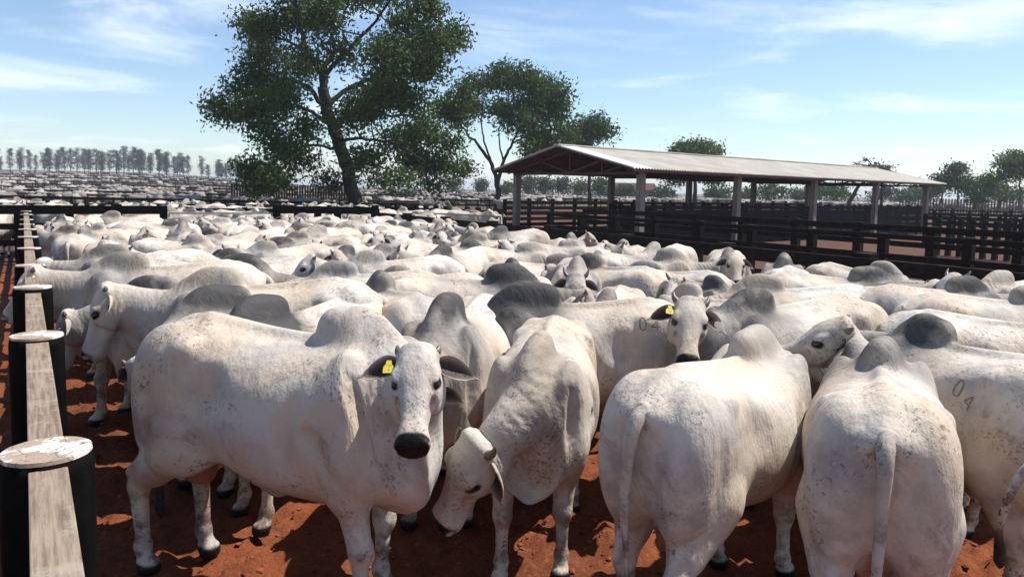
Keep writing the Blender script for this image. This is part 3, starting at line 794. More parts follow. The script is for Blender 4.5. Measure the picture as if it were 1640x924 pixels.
def px_tree(name, label, bx, Y, limbs, clumps, seed, yoff=0, **kw):
    """limbs and clumps given in photo pixels at distance Y (plus a depth in metres)"""
    base = at(bx, Y, 0); base.z = float(far_h(base.x, base.y)); k = FPX/Y
    def cv(p):
        w = on_y(p[0], p[1], Y); return (w.x-base.x, (p[2] if len(p) > 2 else 0), w.z-base.z)
    L = []
    for pts, r0, r1 in limbs:
        q = [cv(p) for p in pts]
        L.append((q, r0, r1))
    rs = random.Random(seed); Cc = []
    for x, y, rx, ry, n in clumps:
        dep = rs.uniform(-.55, .55)*kw.get('depth', 8)
        if x < 410 and y < 60: dep = abs(dep)*.7
        q = cv((x, y)); Cc.append(((q[0], dep, q[2]), (rx/k, rx/k*.9, ry/k), n))
    kw.pop('depth', None)
    return make_tree(name, label, base, L, Cc, seed, **kw)
def trees():
    g = (582, 356)
    L = [([g,(573,333),(556,270),(539,222),(524,179),(518,140)], .50, .34),
         ([(518,140),(510,105),(496,85,-.5),(488,43,-1),(484,0,-1.2),(486,-45,-1)], .26, .07),
         ([(518,145),(520,108),(530,77,.8),(526,51,1),(539,26,1.4),(552,-20,1.6)], .23, .06),
         ([(522,175),(495,140,-1),(455,128,-2),(425,112,-2.2),(402,116,-2)], .17, .04),
         ([(530,200),(495,180,1.5),(450,160,2.5),(390,168,3),(345,172,3.4)], .16, .04),
         ([(524,165),(560,135,1),(610,112,2),(660,82,2.6),(705,50,3)], .19, .04),
         ([(520,120),(570,85,-1.5),(620,40,-2.5),(650,0,-3)], .16, .04),
         ([(540,225),(585,225,-1.5),(640,235,-2.4),(690,262,-3)], .14, .04),
         ([(530,195),(580,180,2),(640,175,3.5),(710,155,4.5)], .16, .04),
         ([(545,240),(505,235,-1),(470,250,-2),(440,285,-2.5)], .12, .03),
         ([(552,262),(580,262,1.8),(620,272,3),(660,290,4)], .10, .03),
         ([(496,85),(450,60,1),(410,40,2),(385,15,2.5)], .12, .03)]
    cl = [(338,172,24,20,14),(362,140,26,22,14),(378,110,30,24,18),(352,178,28,16,10),(405,75,34,26,20),(385,40,24,18,9),(372,12,28,10,10),(430,45,34,24,16),(400,160,34,20,14),(430,130,34,26,18),(445,95,34,26,16),
          (450,190,34,24,18),(425,212,20,16,8),(480,165,30,26,14),(462,20,36,24,18),(500,25,34,26,16),(545,50,34,28,18),(575,10,34,24,18),(560,95,30,26,14),(610,55,36,28,22),(650,22,36,22,18),(690,30,28,22,15),
          (722,42,20,22,12),(712,80,28,22,15),(665,75,34,26,18),(690,120,34,24,20),(640,120,38,28,22),(595,130,34,26,18),(610,170,38,28,22),(660,165,38,28,24),(710,165,34,24,20),(735,138,15,18,8),
          (570,195,26,24,12),(620,215,38,26,22),(675,212,36,26,22),(715,225,22,20,10),(600,258,34,20,15),(650,258,38,22,22),(700,262,34,18,16),(730,268,18,14,8),(560,160,26,22,10),
          (500,212,30,22,14),(465,240,32,22,18),(500,258,26,16,10),(440,272,26,20,14),(470,288,34,14,15),(425,300,22,10,7),(520,288,26,14,8),(640,292,34,12,10),(690,296,30,10,8),(500,95,28,24,9),
          (520,-20,50,24,18),(590,-25,50,24,16),(460,-20,44,20,14),(650,-18,34,16,9)]
    cl = [(x, y, rx, ry, int(n*1.7)) for x, y, rx, ry, n in cl]
    px_tree('broadleaf_tree', 'large dark broadleaf tree with leaning trunk behind the back of the pen', 582, 47, L, cl, 5, leaf='leaf_dark', leaf_size=.15, spread=.48, n_per=26, depth=9)
    # second tree, left end of the shed
    L = [([(794,337),(797,300),(790,270),(770,238),(748,212),(722,186)], .33, .06), ([(797,295),(806,262),(820,230),(838,195),(850,150)], .22, .05),
         ([(790,268),(775,225,1),(770,190,1.5),(775,150,2)], .13, .04), ([(820,230),(850,215,-1),(880,190,-2)], .12, .04), ([(806,262),(800,215,-1.5),(815,160,-2)], .11, .03)]
    cl = [(728,178,18,12,6),(745,160,22,16,9),(735,200,14,12,4),(770,135,26,16,14),(765,180,22,16,7),(800,128,28,16,16),(800,165,24,18,10),(835,128,30,16,18),(870,135,28,18,18),(893,158,20,18,14),(850,165,30,22,18),
          (880,185,26,20,16),(835,200,26,20,14),(865,215,28,18,16),(895,215,18,16,8),(815,190,18,16,6),(850,240,24,12,8),(890,238,16,10,5)]
    px_tree('broadleaf_tree', 'spreading green tree with slender forked trunks beside the left end of the shed', 795, 72, L, cl, 8, leaf='leaf_dark', leaf_size=.20, spread=.60, n_per=58, depth=6)
    L = [([(945,330),(944,280),(940,240),(938,215)], .25, .08)]
    px_tree('broadleaf_tree', 'small rounded green tree peeking over the shed roof ridge', 945, 82, L, [(925,212,18,14,14),(945,200,20,14,16),(960,215,16,14,12),(940,225,24,12,12),(915,225,12,10,6)], 9, leaf='leaf_dark', leaf_size=.2, spread=.6, n_per=60, depth=5)
    L = [([(1112,330),(1114,290),(1115,262),(1114,245)], .3, .1)]
    px_tree('broadleaf_tree', 'flat domed light green treetop above the middle of the shed roof', 1112, 95, L, [(1092,243,18,7,14),(1115,238,22,8,20),(1138,243,18,7,14),(1115,248,30,8,16),(1112,262,34,10,18),(1085,285,18,12,10),(1145,285,18,12,10)], 10, leaf='leaf_bright', leaf_size=.24, spread=.6, n_per=60, depth=4)
    # nearly bare tree
    L = [([(1358,333),(1368,308),(1385,290),(1392,275),(1394,262)], .26, .10)]
    px_tree('bare_tree', 'almost leafless crooked tree rising behind the right part of the shed roof', 1358, 88, L, [(1372,262,12,8,16),(1392,256,14,8,20),(1410,262,12,8,16),(1384,268,22,7,16),(1400,275,26,8,12)], 12, leaf=None, depth=3, twig=.05)
    px_tree('broadleaf_tree', 'low leafy tree top just right of the bare tree above the roof', 1412, 92, [([(1412,331),(1412,300),(1412,280)], .2, .08)], [(1402,274,14,5,10),(1420,276,14,5,10),(1412,285,22,8,14)], 13, leaf='leaf_olive', leaf_size=.2, spread=.5, n_per=24, depth=3)
    # trees on the right
    L = lambda x, yb, yt: [([(x,yb),(x+2,(yb+yt)/2+8),(x+R_.uniform(-3,3),yt+12)], .22, .07)]
    px_tree('broadleaf_tree', 'tall open-crowned tree with pale trunk right of the shed roof end', 1533, 105, L(1533,333,268), [(1520,272,14,8,12),(1540,270,14,8,12),(1530,285,22,10,16),(1512,285,10,8,7),(1545,292,12,10,8)], 14, leaf='leaf_euc', bark='bark_pale', leaf_size=.22, spread=.55, n_per=24, depth=4)
    px_tree('broadleaf_tree', 'dense dark round tree second from the right edge of the field', 1560, 100, L(1560,335,290), [(1550,292,14,10,14),(1568,292,13,10,14),(1560,303,20,11,20),(1558,315,20,8,12)], 15, leaf='leaf_dark', leaf_size=.22, spread=.55, n_per=30, depth=4)
    px_tree('broadleaf_tree', 'tall flat-topped green tree cut by the right edge of the photo', 1630, 92, L(1632,337,262), [(1604,262,16,8,16),(1625,252,20,8,22),(1648,258,20,10,20),(1612,276,16,8,12),(1640,275,24,10,22),(1600,285,8,7,4),(1665,275,16,12,10)], 16, leaf='leaf_bright', bark='bark_pale', leaf_size=.22, spread=.55, n_per=30, depth=5)
    px_tree('broadleaf_tree', 'broad olive shrubby tree under the tall flat-topped tree at right', 1600, 110, L(1600,333,300), [(1585,302,16,10,14),(1605,298,16,10,14),(1622,306,18,10,14),(1600,314,26,9,16),(1640,312,18,9,12)], 17, leaf='leaf_olive', leaf_size=.24, spread=.6, n_per=28, depth=5)
    for k, (x, yt, wd, Y, lf) in enumerate(((1508,286,13,125,'leaf_olive'),(1480,300,18,140,'leaf_dark'),(1450,304,14,150,'leaf_olive'),(1340,300,18,140,'leaf_dark'),(1285,303,20,150,'leaf_olive'),(1240,298,22,135,'leaf_dark'),(1205,305,14,150,'leaf_olive'),
            (1150,302,15,150,'leaf_dark'),(1060,302,16,150,'leaf_euc'),(1000,297,16,160,'leaf_dark'),(962,290,15,150,'leaf_dark'),(930,293,16,160,'leaf_olive'),(900,288,14,170,'leaf_euc'),(872,288,14,165,'leaf_euc'),(846,286,13,160,'leaf_euc'),
            (812,293,8,190,'leaf_dark'),(770,288,9,200,'leaf_euc'),(727,288,11,190,'leaf_euc'),(1310,296,12,160,'leaf_euc'),(1410,300,14,150,'leaf_euc'))):
        yb = horizon(x) + 2714/Y
        place = ['behind the left shed posts', 'beyond the middle of the shed', 'beyond the right end of the shed'][0 if x < 960 else 1 if x < 1280 else 2]
        ord_ = ['squat', 'rounded', 'spreading', 'ragged', 'thin', 'lopsided', 'bushy', 'low', 'twin-topped', 'feathery'][k % 10]
        px_tree('distant_tree', '%s small hazy %s tree far off %s' % (ord_, {'leaf_dark':'dark','leaf_olive':'olive','leaf_euc':'grey-green'}[lf], place), x, Y, [([(x,yb),(x+1,(yb+yt)/2),(x,yt+8)], .2, .08)],
            [(x-wd*.4,yt+8,wd*.55,6,8),(x+wd*.4,yt+7,wd*.55,6,8),(x,yt+5,wd*.6,5,8),(x,yt+14,wd*.9,6,12)], 30+k, leaf=lf, leaf_size=.36, spread=.8, n_per=16, depth=6, group='small trees on the horizon behind the shed')
    # eucalyptus row on the left skyline
    base = []
    for v in range(5):
        rs = random.Random(90+v); hh = 15.0
        cl = []
        for i in range(9):
            z = 4.2 + i*1.27; w = rs.uniform(1.0,1.7)*math.sin(math.pi*min(.95, .18+i/10.5)) + .25
            cl.append(((rs.uniform(-.5,.5), rs.uniform(-.5,.5), z), (w*rs.uniform(.7,1.2), w, .9), 5 if i < 2 else 8))
        t = make_tree('eucalyptus_tree', 'x', (0,0,-50), [([(0,0,0),(.1,0,4),(-.1,.1,9),(0,0,15)], .22, .05)], cl, 70+v, leaf='leaf_euc', bark='bark_pale', leaf_size=.27, spread=.55, n_per=15, twig=.04, group='eucalyptus trees lined up on the left skyline')
        base.append(t)
    xs = [5,18,31,45,57,68,80,92,103,115,127,138,148,158,170,180,191,201,211,221,231,241,247,255,263,271,279,287,296,306,378,392,405,420,433,448,462,352,366,-8,322,334,345,359,374,38,74,97,133,153,186,206,226,251,267,283,385,398,412,427,440]
    used = set()
    for i, x in enumerate(xs):
        x += R_.uniform(-5, 5); Y = 360 + R_.uniform(-40, 25)
        if x > 340: Y = 380
        p = at(x, Y, 0); p.z = float(far_h(p.x, p.y))
        top = 236 + R_.choice((-2, 0, 1, 4, 8, 13)) + R_.uniform(-1, 2) + (max(0, x-230)*.12)
        base_y = horizon(x) + (CZ - p.z)*FPX/Y
        sc = max(.25, (base_y - top)*Y/FPX/15.6)
        v = i % 5; lab = ['slim', 'full', 'gappy', 'bushy-topped', 'narrow'][v]
        pos = 'left edge of the skyline' if x < 60 else 'left part of the skyline row' if x < 150 else 'middle of the skyline row' if x < 235 else 'right end of the skyline row' if x < 320 else 'skyline left of the big tree'
        hgt = 'tall' if sc > .93 else 'shorter'
        lab = '%s %s hazy eucalyptus tree at the %s' % (hgt, lab, pos)
        if v in used: copy_thing(base[v], p, R_.uniform(0, 6.28), (sc*R_.uniform(1.0,2.1), sc*1.3, sc), lab)
        else:
            used.add(v); b = base[v]; b.location = p; b['label'] = lab; b.scale = (sc*1.2, sc*1.1, sc)
# ---------------------------------------------------------------- open shed
def shed():
    A0 = Vector((5.1, 30, 0)); U = Vector((5.25, 4.2, 0)); Lb = U.length; u = U.normalized(); w = Vector((-u.y, u.x, 0)); Wd = 8.0
    t = root('open_shed', 'long open-sided cattle shed with grey corrugated roof on pale posts', 'shed', tuple(A0)); 
    def P(a, b, z): return u*a + w*b + Vector((0,0,z))
    t.location = A0
    EZ, RZ = 3.20, 4.10
    for k in range(5):
        for b in (0, Wd):
            o = MB().box((0,0,1.55), .30, .26, 3.14).build('pillar', 'concrete', t, False, .01); o.location = P(k*Lb + (0 if k else .1), b, 0); o.rotation_euler = (0,0,math.atan2(u.y,u.x))
    # roof: two corrugated slopes with thickness
    oh, og0, og1 = .55, 1.0, 1.6
    a0, a1 = -og0, 4*Lb+og1
    slope = (RZ-EZ)/(Wd/2)
    def slab(name, mat, aa, ab, side, lift=0, parent=t):
        n = int((ab-aa)/.088)*1; V = []; F = []
        bs = (-oh, Wd/2) if side == 0 else (Wd/2, Wd+oh)
        for layer in (0, 1):
            for i in range(n+1):
                a = aa + (ab-aa)*i/n; cz = .03*(1 if i % 2 == 0 else -1)
                for b in bs:
                    hz = RZ - abs(b - Wd/2)*slope + .16 + lift + cz - layer*.02
                    V.append(tuple(P(a, b, hz)))
        m = (n+1)*2
        for i in range(n):
            q = i*2; F.append([q, q+1, q+3, q+2]); F.append([m+q, m+q+2, m+q+3, m+q+1])
            F.append([q, q+2, m+q+2, m+q]); F.append([q+1, m+q+1, m+q+3, q+3])
        F.append([0, m, m+1, 1]); F.append([2*n, 2*n+1, m+2*n+1, m+2*n])
        return mk(name, V, F, MAT[mat], parent, False)
    r = slab('roof_slope', 'roof_sheet', a0+1.1, a1, 0); r['label'] = 'grey weathered roof slope'
    r = slab('roof_slope', 'roof_new', a0, a0+1.104, 0, .012); r['label'] = 'bright white end sheets of the roof'
    slab('roof_slope', 'roof_sheet', a0, a1, 1)
    # dark lining just under the sheets
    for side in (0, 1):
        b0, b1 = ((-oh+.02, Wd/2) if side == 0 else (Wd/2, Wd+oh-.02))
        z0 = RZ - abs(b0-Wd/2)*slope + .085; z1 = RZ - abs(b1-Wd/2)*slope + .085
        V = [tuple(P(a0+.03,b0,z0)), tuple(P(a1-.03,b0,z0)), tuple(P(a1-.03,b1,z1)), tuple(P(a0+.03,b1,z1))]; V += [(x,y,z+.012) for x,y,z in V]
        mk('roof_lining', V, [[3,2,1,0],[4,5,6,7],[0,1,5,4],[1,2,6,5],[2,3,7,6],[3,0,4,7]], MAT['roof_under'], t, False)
    rc = MB().beam(P(a0, Wd/2, RZ+.2), P(a1, Wd/2, RZ+.2), .35, .05).build('ridge_cap', 'roof_sheet', t)
    # trusses
    for k in range(5):
        a = k*Lb - (.12 if k == 0 else 0)
        mb = MB(); q = .11
        mb.beam(P(a,0,EZ-.14), P(a,Wd,EZ-.14), .10, q).beam(P(a,-oh*.8,EZ-slope*oh*.8), P(a,Wd/2,RZ-.03), .10, q).beam(P(a,Wd+oh*.8,EZ-slope*oh*.8), P(a,Wd/2,RZ-.03), .09, q)
        mb.beam(P(a,Wd/2,EZ-.14), P(a,Wd/2,RZ-.05), .08, .09, u)
        for s_ in (-1, 1):
            mb.beam(P(a,Wd/2,EZ-.12), P(a,Wd/2+s_*2,EZ+.42), .07, .08); mb.beam(P(a,Wd/2+s_*2,EZ-.12), P(a,Wd/2+s_*2,EZ+.42), .065, .08, u)
            mb.beam(P(a,Wd/2+s_*2,EZ-.12), P(a,Wd/2+s_*3.2,EZ+.18), .06, .07)
        o = mb.build('truss', 'steel_red' if k else 'steel_red', t)
    mb = MB()
    for b in (0, Wd): mb.beam(P(a0+.3,b,EZ+.0), P(a1-.3,b,EZ+.0), .09, .14)
    mb.build('eave_beam', 'steel_red', t)
    mb = MB()
    for b in (-.5, 1, 2.5, 3.7, 4.3, 5.5, 7, 8.5): mb.beam(P(a0+.05,b,RZ-abs(b-Wd/2)*slope+.045), P(a1-.05,b,RZ-abs(b-Wd/2)*slope+.045), .06, .07)
    mb.build('purlin', 'steel_red', t)
    return A0, u, w, Lb, Wd
def wooden_pens(A0, u, w, Lb, Wd):
    """dark plank walls and gates round and inside the shed"""
    def P(a, b): return A0 + u*a + w*b
    g = 'dark plank yard fences around the shed'
    full = [(.16+.19*i, .17, .035) for i in range(9)]
    board_fence(P(-.6,.42), P(4.2*Lb,.42), 'high dark plank fence along the front posts of the shed', 22, full, 1.85, .16, name='plank_fence', group=g)
    board_fence(P(.3,1.8), P(3.9*Lb,1.8), 'second dark plank fence just inside the shed', 20, [(.2+.24*i, .19, .035) for i in range(7)], 1.8, .16, name='plank_fence', group=g)
    board_fence(P(.3,Wd+1.2), P(4.6*Lb,Wd+1.2), 'dark plank fence along the far side of the shed', 20, [(.25+.28*i, .17, .03) for i in range(6)], 1.85, .15, name='plank_fence', group=g)
    board_fence(P(1.7,.6), P(1.7,2.6), 'short dark cross fence under the shed between first and second posts', 4, [(.2+.22*i, .19, .03) for i in range(7)], 1.75, .14, name='plank_fence', group=g)
# ---------------------------------------------------------------- brand marks
from mathutils.bvhtree import BVHTree
GLYPH = {'0': [[(.1,.5),(.2,.9),(.5,1),(.8,.85),(.9,.5),(.8,.12),(.5,0),(.2,.12),(.1,.5)]], '4': [[(.75,0),(.72,.5),(.70,1),(.4,.65),(.05,.32),(.5,.34),(1,.36)]]}
def brand(rt, text, x0, z0, size, side, tilt=0):
    b = [c for c in rt.children if c.name.startswith('body')][0]
    me = b.data; bv = BVHTree.FromPolygons([v.co for v in me.vertices], [p.vertices for p in me.polygons])
    mb = MB(); ct, st = math.cos(math.radians(tilt)), math.sin(math.radians(tilt))
    for i, ch in enumerate(text):
        mb = MB()
        for stroke in GLYPH[ch]:
            pts = smooth_path([(a, c, 0) for a, c in stroke], len(stroke)*4); last = None
            for a, c, _ in pts:
                dx = (a*.62 + i*.95)*size*(1+.1*i) + R_.uniform(-.0012,.0012); dz = c*size*(1-.08*i) + R_.uniform(-.0012,.0012); X = x0 - side*(dx*ct - dz*st); Z = z0 + dx*st + dz*ct
                hit = bv.ray_cast(Vector((X, side*1.2, Z)), Vector((0, -side, 0)))
                if hit[0] is None: last = None; continue
                p = hit[0] + hit[1]*.0025
                if last is not None and (p-last[0]).length > 1e-4:
                    d = (p-last[0]).normalized(); s_ = d.cross(hit[1]).normalized()*(.0028 + .003*R_.random())
                    mb.add([last[0]-s_, last[0]+s_, p+s_, p-s_], [[0,1,2,3]])
                last = (p,)
        mb.build('brand_digit', 'brand', rt)
HEROES = []; SEG = []
def seg_of(p, hd, sc): 
    d = Vector((math.cos(math.radians(hd)), math.sin(math.radians(hd)), 0)); return (p - d*.62*sc, p + d*.60*sc)
def segdist(a, b):
    best = 9
    for i in range(6):
        p = a[0].lerp(a[1], i/5)
        d = b[1]-b[0]; t = max(0, min(1, (p-b[0]).dot(d)/d.length_squared)); best = min(best, (p - b[0] - d*t).length)
    return best
def hero(hx, d, hd, sc, P, label, tags=(), h=.010):
    p = at(hx, d, 1.55*sc); dr = Vector((math.cos(math.radians(hd)), math.sin(math.radians(hd)), 0))
    p = Vector((p.x, p.y, 0)) - dr*.36*sc
    rt = make_bull(h, P, tuple(p), hd, sc, label, tags); SEG.append(seg_of(p, hd, sc)); return rt
L_ = [(6,-4),(-7,3),(-7,4),(9,-6)]; L2_ = [(-6,3),(7,-5),(8,-5),(-6,3)]
def heroes():
    hero(565, 3.85, -19, 1.07, dict(dark=.5, neck_yaw=-64, neck_pitch=-3, head_yaw=-5, head_pitch=-3, head=-.17, ear_size=1.12, hump=.02, lean=.02, legs=[(3,0),(-4,2),(3,0),(14,-10)], ear=0, ear_fwd=25, horn=.42), 'big white bull at front left facing the camera with a yellow tag in its ear', [(-1,'tag_yellow')], .0085)
    hero(864, 4.3, 261, .97, dict(hump=-.04, dark=.45, neck_yaw=-47, neck_pitch=76, head_yaw=-4, head_pitch=-40, head=.10, legs=L_, ear=48, ear_fwd=0, horn=.9), 'white bull with lowered head sniffing towards the feet of the front left bull', (), .0085)
    hero(1205, 4.2, 49, 1.0, dict(dark=.9, neck_yaw=8, neck_pitch=25, legs=L_, tail=[(-.80,0,1.31),(-.885,.01,1.24),(-.90,.03,1.05),(-.87,.06,.80),(-.85,.07,.58),(-.85,.07,.40),(-.85,.06,.24)]), 'white bull seen from behind with dark-topped hump and tail hanging left of centre')
    hero(1412, 4.05, 65, 1.0, dict(neck_yaw=42, neck_pitch=-12, head_yaw=56, head_pitch=-14, head=0, legs=L2_, ear=15, ear_fwd=45, ear_size=.95), 'cream bull seen from behind turning its head left over the neighbouring bull', [(-1,'tag_blue')])
    e = hero(1492, 4.75, 97, 1.0, dict(dark=1.3, neck_yaw=25, neck_pitch=20, legs=L_, tail=[(-.80,0,1.31),(-.92,.16,1.27),(-.98,.36,1.16),(-.98,.52,.98),(-.95,.54,.80),(-.92,.48,.64),(-.90,.44,.52)]), 'cream bull at the right edge with swinging tail and a 04 brand on its hip'); brand(e, '04', -.22, 1.20, .10, 1, -25)
    hero(1700, 5.3, -14, 1.0, dict(neck_yaw=10, legs=L_), 'very pale bull cut by the right edge whose rump shows above the cream bulls')
    hero(1203, 5.5, 202, 1.04, dict(neck_yaw=20, neck_pitch=-8, head_yaw=40, head_pitch=-2, ear=18, ear_fwd=20, horn=.8, dark=1.6, legs=L_), 'white bull right of centre staring at the camera with black muzzle', [(-1,'tag_yellow')])
    hb = hero(856, 5.65, 178, 1.02, dict(dark=1.8, hump=.02, neck_yaw=-5, neck_pitch=38, head_pitch=10, legs=L2_), 'white bull standing side-on facing left with 04 branded on its rump'); brand(hb, '04', -.40, 1.27, .085, 1)
    hero(345, 5.75, 188, 1.07, dict(neck_yaw=2, neck_pitch=4, head_yaw=6, head_pitch=18, head=-.02, ear_size=.8, ear=12, ear_fwd=-10, horn=.35, legs=L_), 'white bull near the left fence in profile facing left with large rounded hump')
    hero(200, 7.0, 194, 1.06, dict(dark=1.3, neck_yaw=0, neck_pitch=8, ear=15, legs=L2_), 'grey-humped white bull beside the left fence posts with its head behind a post')
    hero(252, 6.4, 186, .96, dict(neck_yaw=6, neck_pitch=36, head_pitch=-8, ear=15, legs=L_), 'bull with low shaded head beside the fence under the neck of the profile bull')
    hero(425, 4.95, 244, .99, dict(dark=2.2, hump=.03, neck_yaw=55, neck_pitch=45, legs=L2_), 'white bull with slate-dark hump and dung-speckled flank right behind the front left bull')
    hero(360, 5.45, 222, 1.0, dict(neck_yaw=45, neck_pitch=48, legs=L_), 'white bull with smooth grey hump left of the dark-humped bull')
    hero(718, 5.0, 256, 1.0, dict(dark=1.2, hump=.05, neck_yaw=12, neck_pitch=40, legs=L_), 'bull with tall grey hump standing behind the head of the front left bull')
    hero(812, 7.0, 8, 1.02, dict(dark=2.4, hump=.03, neck_pitch=20, neck_yaw=-6, legs=L2_), 'white bull facing right with black rounded hump behind the sniffing bull')
    hero(612, 6.6, 118, 1.0, dict(neck_yaw=15, neck_pitch=25, legs=L_, tail=[(-.80,0,1.31),(-.885,-.03,1.22),(-.90,-.09,1.05),(-.88,-.13,.80),(-.87,-.13,.58),(-.86,-.12,.40),(-.86,-.1,.26)]), 'white bull seen from behind with dung-stained tail in the middle of the herd')
    hero(1372, 4.95, 186, .86, dict(neck_yaw=8, neck_pitch=44, head_yaw=30, head_pitch=8, ear=35, legs=L_), 'bull with low head and a blue ear tag squeezed between the two rear-view bulls', [(1,'tag_blue')])
    M = .014
    hero(925, 8.6, 264, 1.0, dict(neck_pitch=8, head_pitch=-2, ear=15, horn=1.1, legs=L_), 'horned bull facing the camera with pricked dark horns in mid herd', (), M)
    hero(948, 9.0, 128, 1.0, dict(neck_pitch=20, legs=L2_), 'bull turned away with dirty rump beside the horned bull', (), M)
    hero(1168, 10.6, 256, 1.0, dict(neck_yaw=8, neck_pitch=-6, ear=15, horn=.3, legs=L_), 'pale bull raising its head towards the camera near the right plank fence', (), M)
    hero(1390, 8.1, 2, 1.0, dict(neck_pitch=15, legs=L2_), 'long-backed cream bull facing right along the plank fence', (), M)
    hero(1545, 7.3, 14, 1.0, dict(neck_pitch=15, legs=L_), 'cream bull with pinkish flank facing right below the big fence post', (), M)
    hero(1655, 6.6, 2, 1.0, dict(neck_pitch=15, legs=L2_), 'grey-mottled bull at the right edge facing right', (), M)
    hero(1225, 7.3, 180, .98, dict(neck_pitch=30, legs=L2_), 'white bull facing left just behind the one looking at the camera', (), M)
    hero(1600, 8.0, 200, 1.0, dict(neck_pitch=-8, horn=1.0, legs=L_), 'horned white bull with raised head near the right edge by the fence', (), M)
    hero(385, 8.0, 0, 1.0, dict(neck_pitch=25, legs=L_), 'long white bull with tall grey hump facing right in the left half', (), M)
    hero(545, 7.9, 176, .97, dict(neck_pitch=25, legs=L_), 'cream bull standing side-on left of the bull with the stained tail', (), M)
    hero(590, 8.9, 200, 1.0, dict(neck_pitch=-4, neck_yaw=6, ear=35, legs=L2_), 'bull lifting its black muzzle to the left above the others', (), M)
SIDE = {0:'facing right',1:'angled away right',2:'turned away',3:'angled away left',4:'facing left',5:'angled forward left',6:'facing camera',7:'angled forward right'}
def where(p):
    """landmarks for a place in the crowd"""
    x = W0/2 + FPX*p.x/max(p.y, .1)
    cols = [(160,'beside the left fence'),(260,'near the left fence'),(380,'below the back gate'),(480,'left of the big tree trunk'),(560,'just left of the leaning trunk'),(640,'below the leaning trunk'),(720,'right of the leaning trunk'),
            (800,'below the second tree'),(860,'below the shed roof tip'),(930,'left of the nearest shed pillar'),(1010,'beside the nearest shed pillar'),(1080,'below the nearest shed pillar'),(1180,'left of the second shed pillar'),
            (1290,'below the second shed pillar'),(1400,'below the third shed pillar'),(1520,'by the broad fence post'),(9999,'at the right edge')]
    col = [c for v, c in cols if x < v][0]
    for v, c in ((7.6,'in front'),(9,'front middle'),(10.5,'mid crowd'),(12.5,'past the middle'),(15,'in rear half'),(18,'near the back'),(21,'by back fence'),(99,'against back fence')):
        if p.y < v: return col + ', ' + c
ADJ = ['white','cream','dusty','grey-mottled','pale','mud-splashed']
def in_pen(p, m=.55, b2=0):
    a = FN.dot(p - Vector((-1.45,2.3,0))); b = FN.dot(Vector((6.4,9.2,0)) - p); c = FD.dot(Vector((-12.8,21,0)) - p)
    return a > m and b > m + b2 and c > m + b2*3.4
def crowd():
    pos = [dict(neck_pitch=10, hump=.03), dict(neck_pitch=30, legs=L_, hump=-.06), dict(lean=-.05, neck_pitch=45, head_pitch=10, legs=L2_), dict(hump=-.03, lean=.03, neck_yaw=30, neck_pitch=5, head_yaw=20, legs=L_), dict(neck_yaw=-30, neck_pitch=15, head_yaw=-25, legs=L2_),
           dict(hump=-.08, neck_pitch=-10, head_pitch=-5, horn=.9), dict(neck_yaw=35, neck_pitch=-6, head_yaw=45, horn=.7, ear=10, legs=L2_), dict(neck_yaw=-35, neck_pitch=-8, head_yaw=-35, horn=1.0, ear=12)]
    names = ['head level','head low','head sunk','head turned','neck turned','head raised','head swung','neck bent']
    rs = random.Random(21); spots = []
    seg = list(SEG)
    for tries in range(75000):
        y = 5.6 + (rs.random()**1.0)*20; x = rs.uniform(-14, 8); p = Vector((x, y, 0))
        if not in_pen(p, .55, .75): continue
        if y < 7.2 and FN.dot(p - Vector((-1.45,2.3,0))) < 2.6: continue
        if y < 6.8: continue
        hd = rs.choice((180,190,170,200,0,10,-10,80,90,100,110,130,60,120,240,240,255,260,270,285,300,215,150,30)) + rs.uniform(-14, 14)
        md = .57 if tries < 12000 else .51 if tries < 35000 else .46
        s = seg_of(p, hd, 1)
        if not (in_pen(s[0], .3, .7) and in_pen(s[1], .3, .7)): continue
        if all((p - (q[0]+q[1])/2).length > 2.2 or (segdist(s, q) > md and segdist(q, s) > md) for q in seg):
            seg.append(s); spots.append((p, hd))
    spots.sort(key=lambda q: q[0].y)
    protos = {}
    for i, (p, hd) in enumerate(spots):
        v = rs.choice((0,1,2,3,4,5,5,6,6,7,7,3)); h = .020 if p.y < 11.5 else .034
        sc = rs.uniform(.90, 1.01); key = (v, h); lab = '%s bull %s, %s, %s' % (ADJ[rs.randrange(6)] , SIDE[int(((hd % 360)+22.5)//45) % 8], names[v], where(p))
        if key not in protos: protos[key] = make_bull(h, pos[v], tuple(p), hd, sc, lab, (), True)
        else: copy_thing(protos[key], p, math.radians(hd), sc, lab)
    return protos, len(spots) + len(SEG)
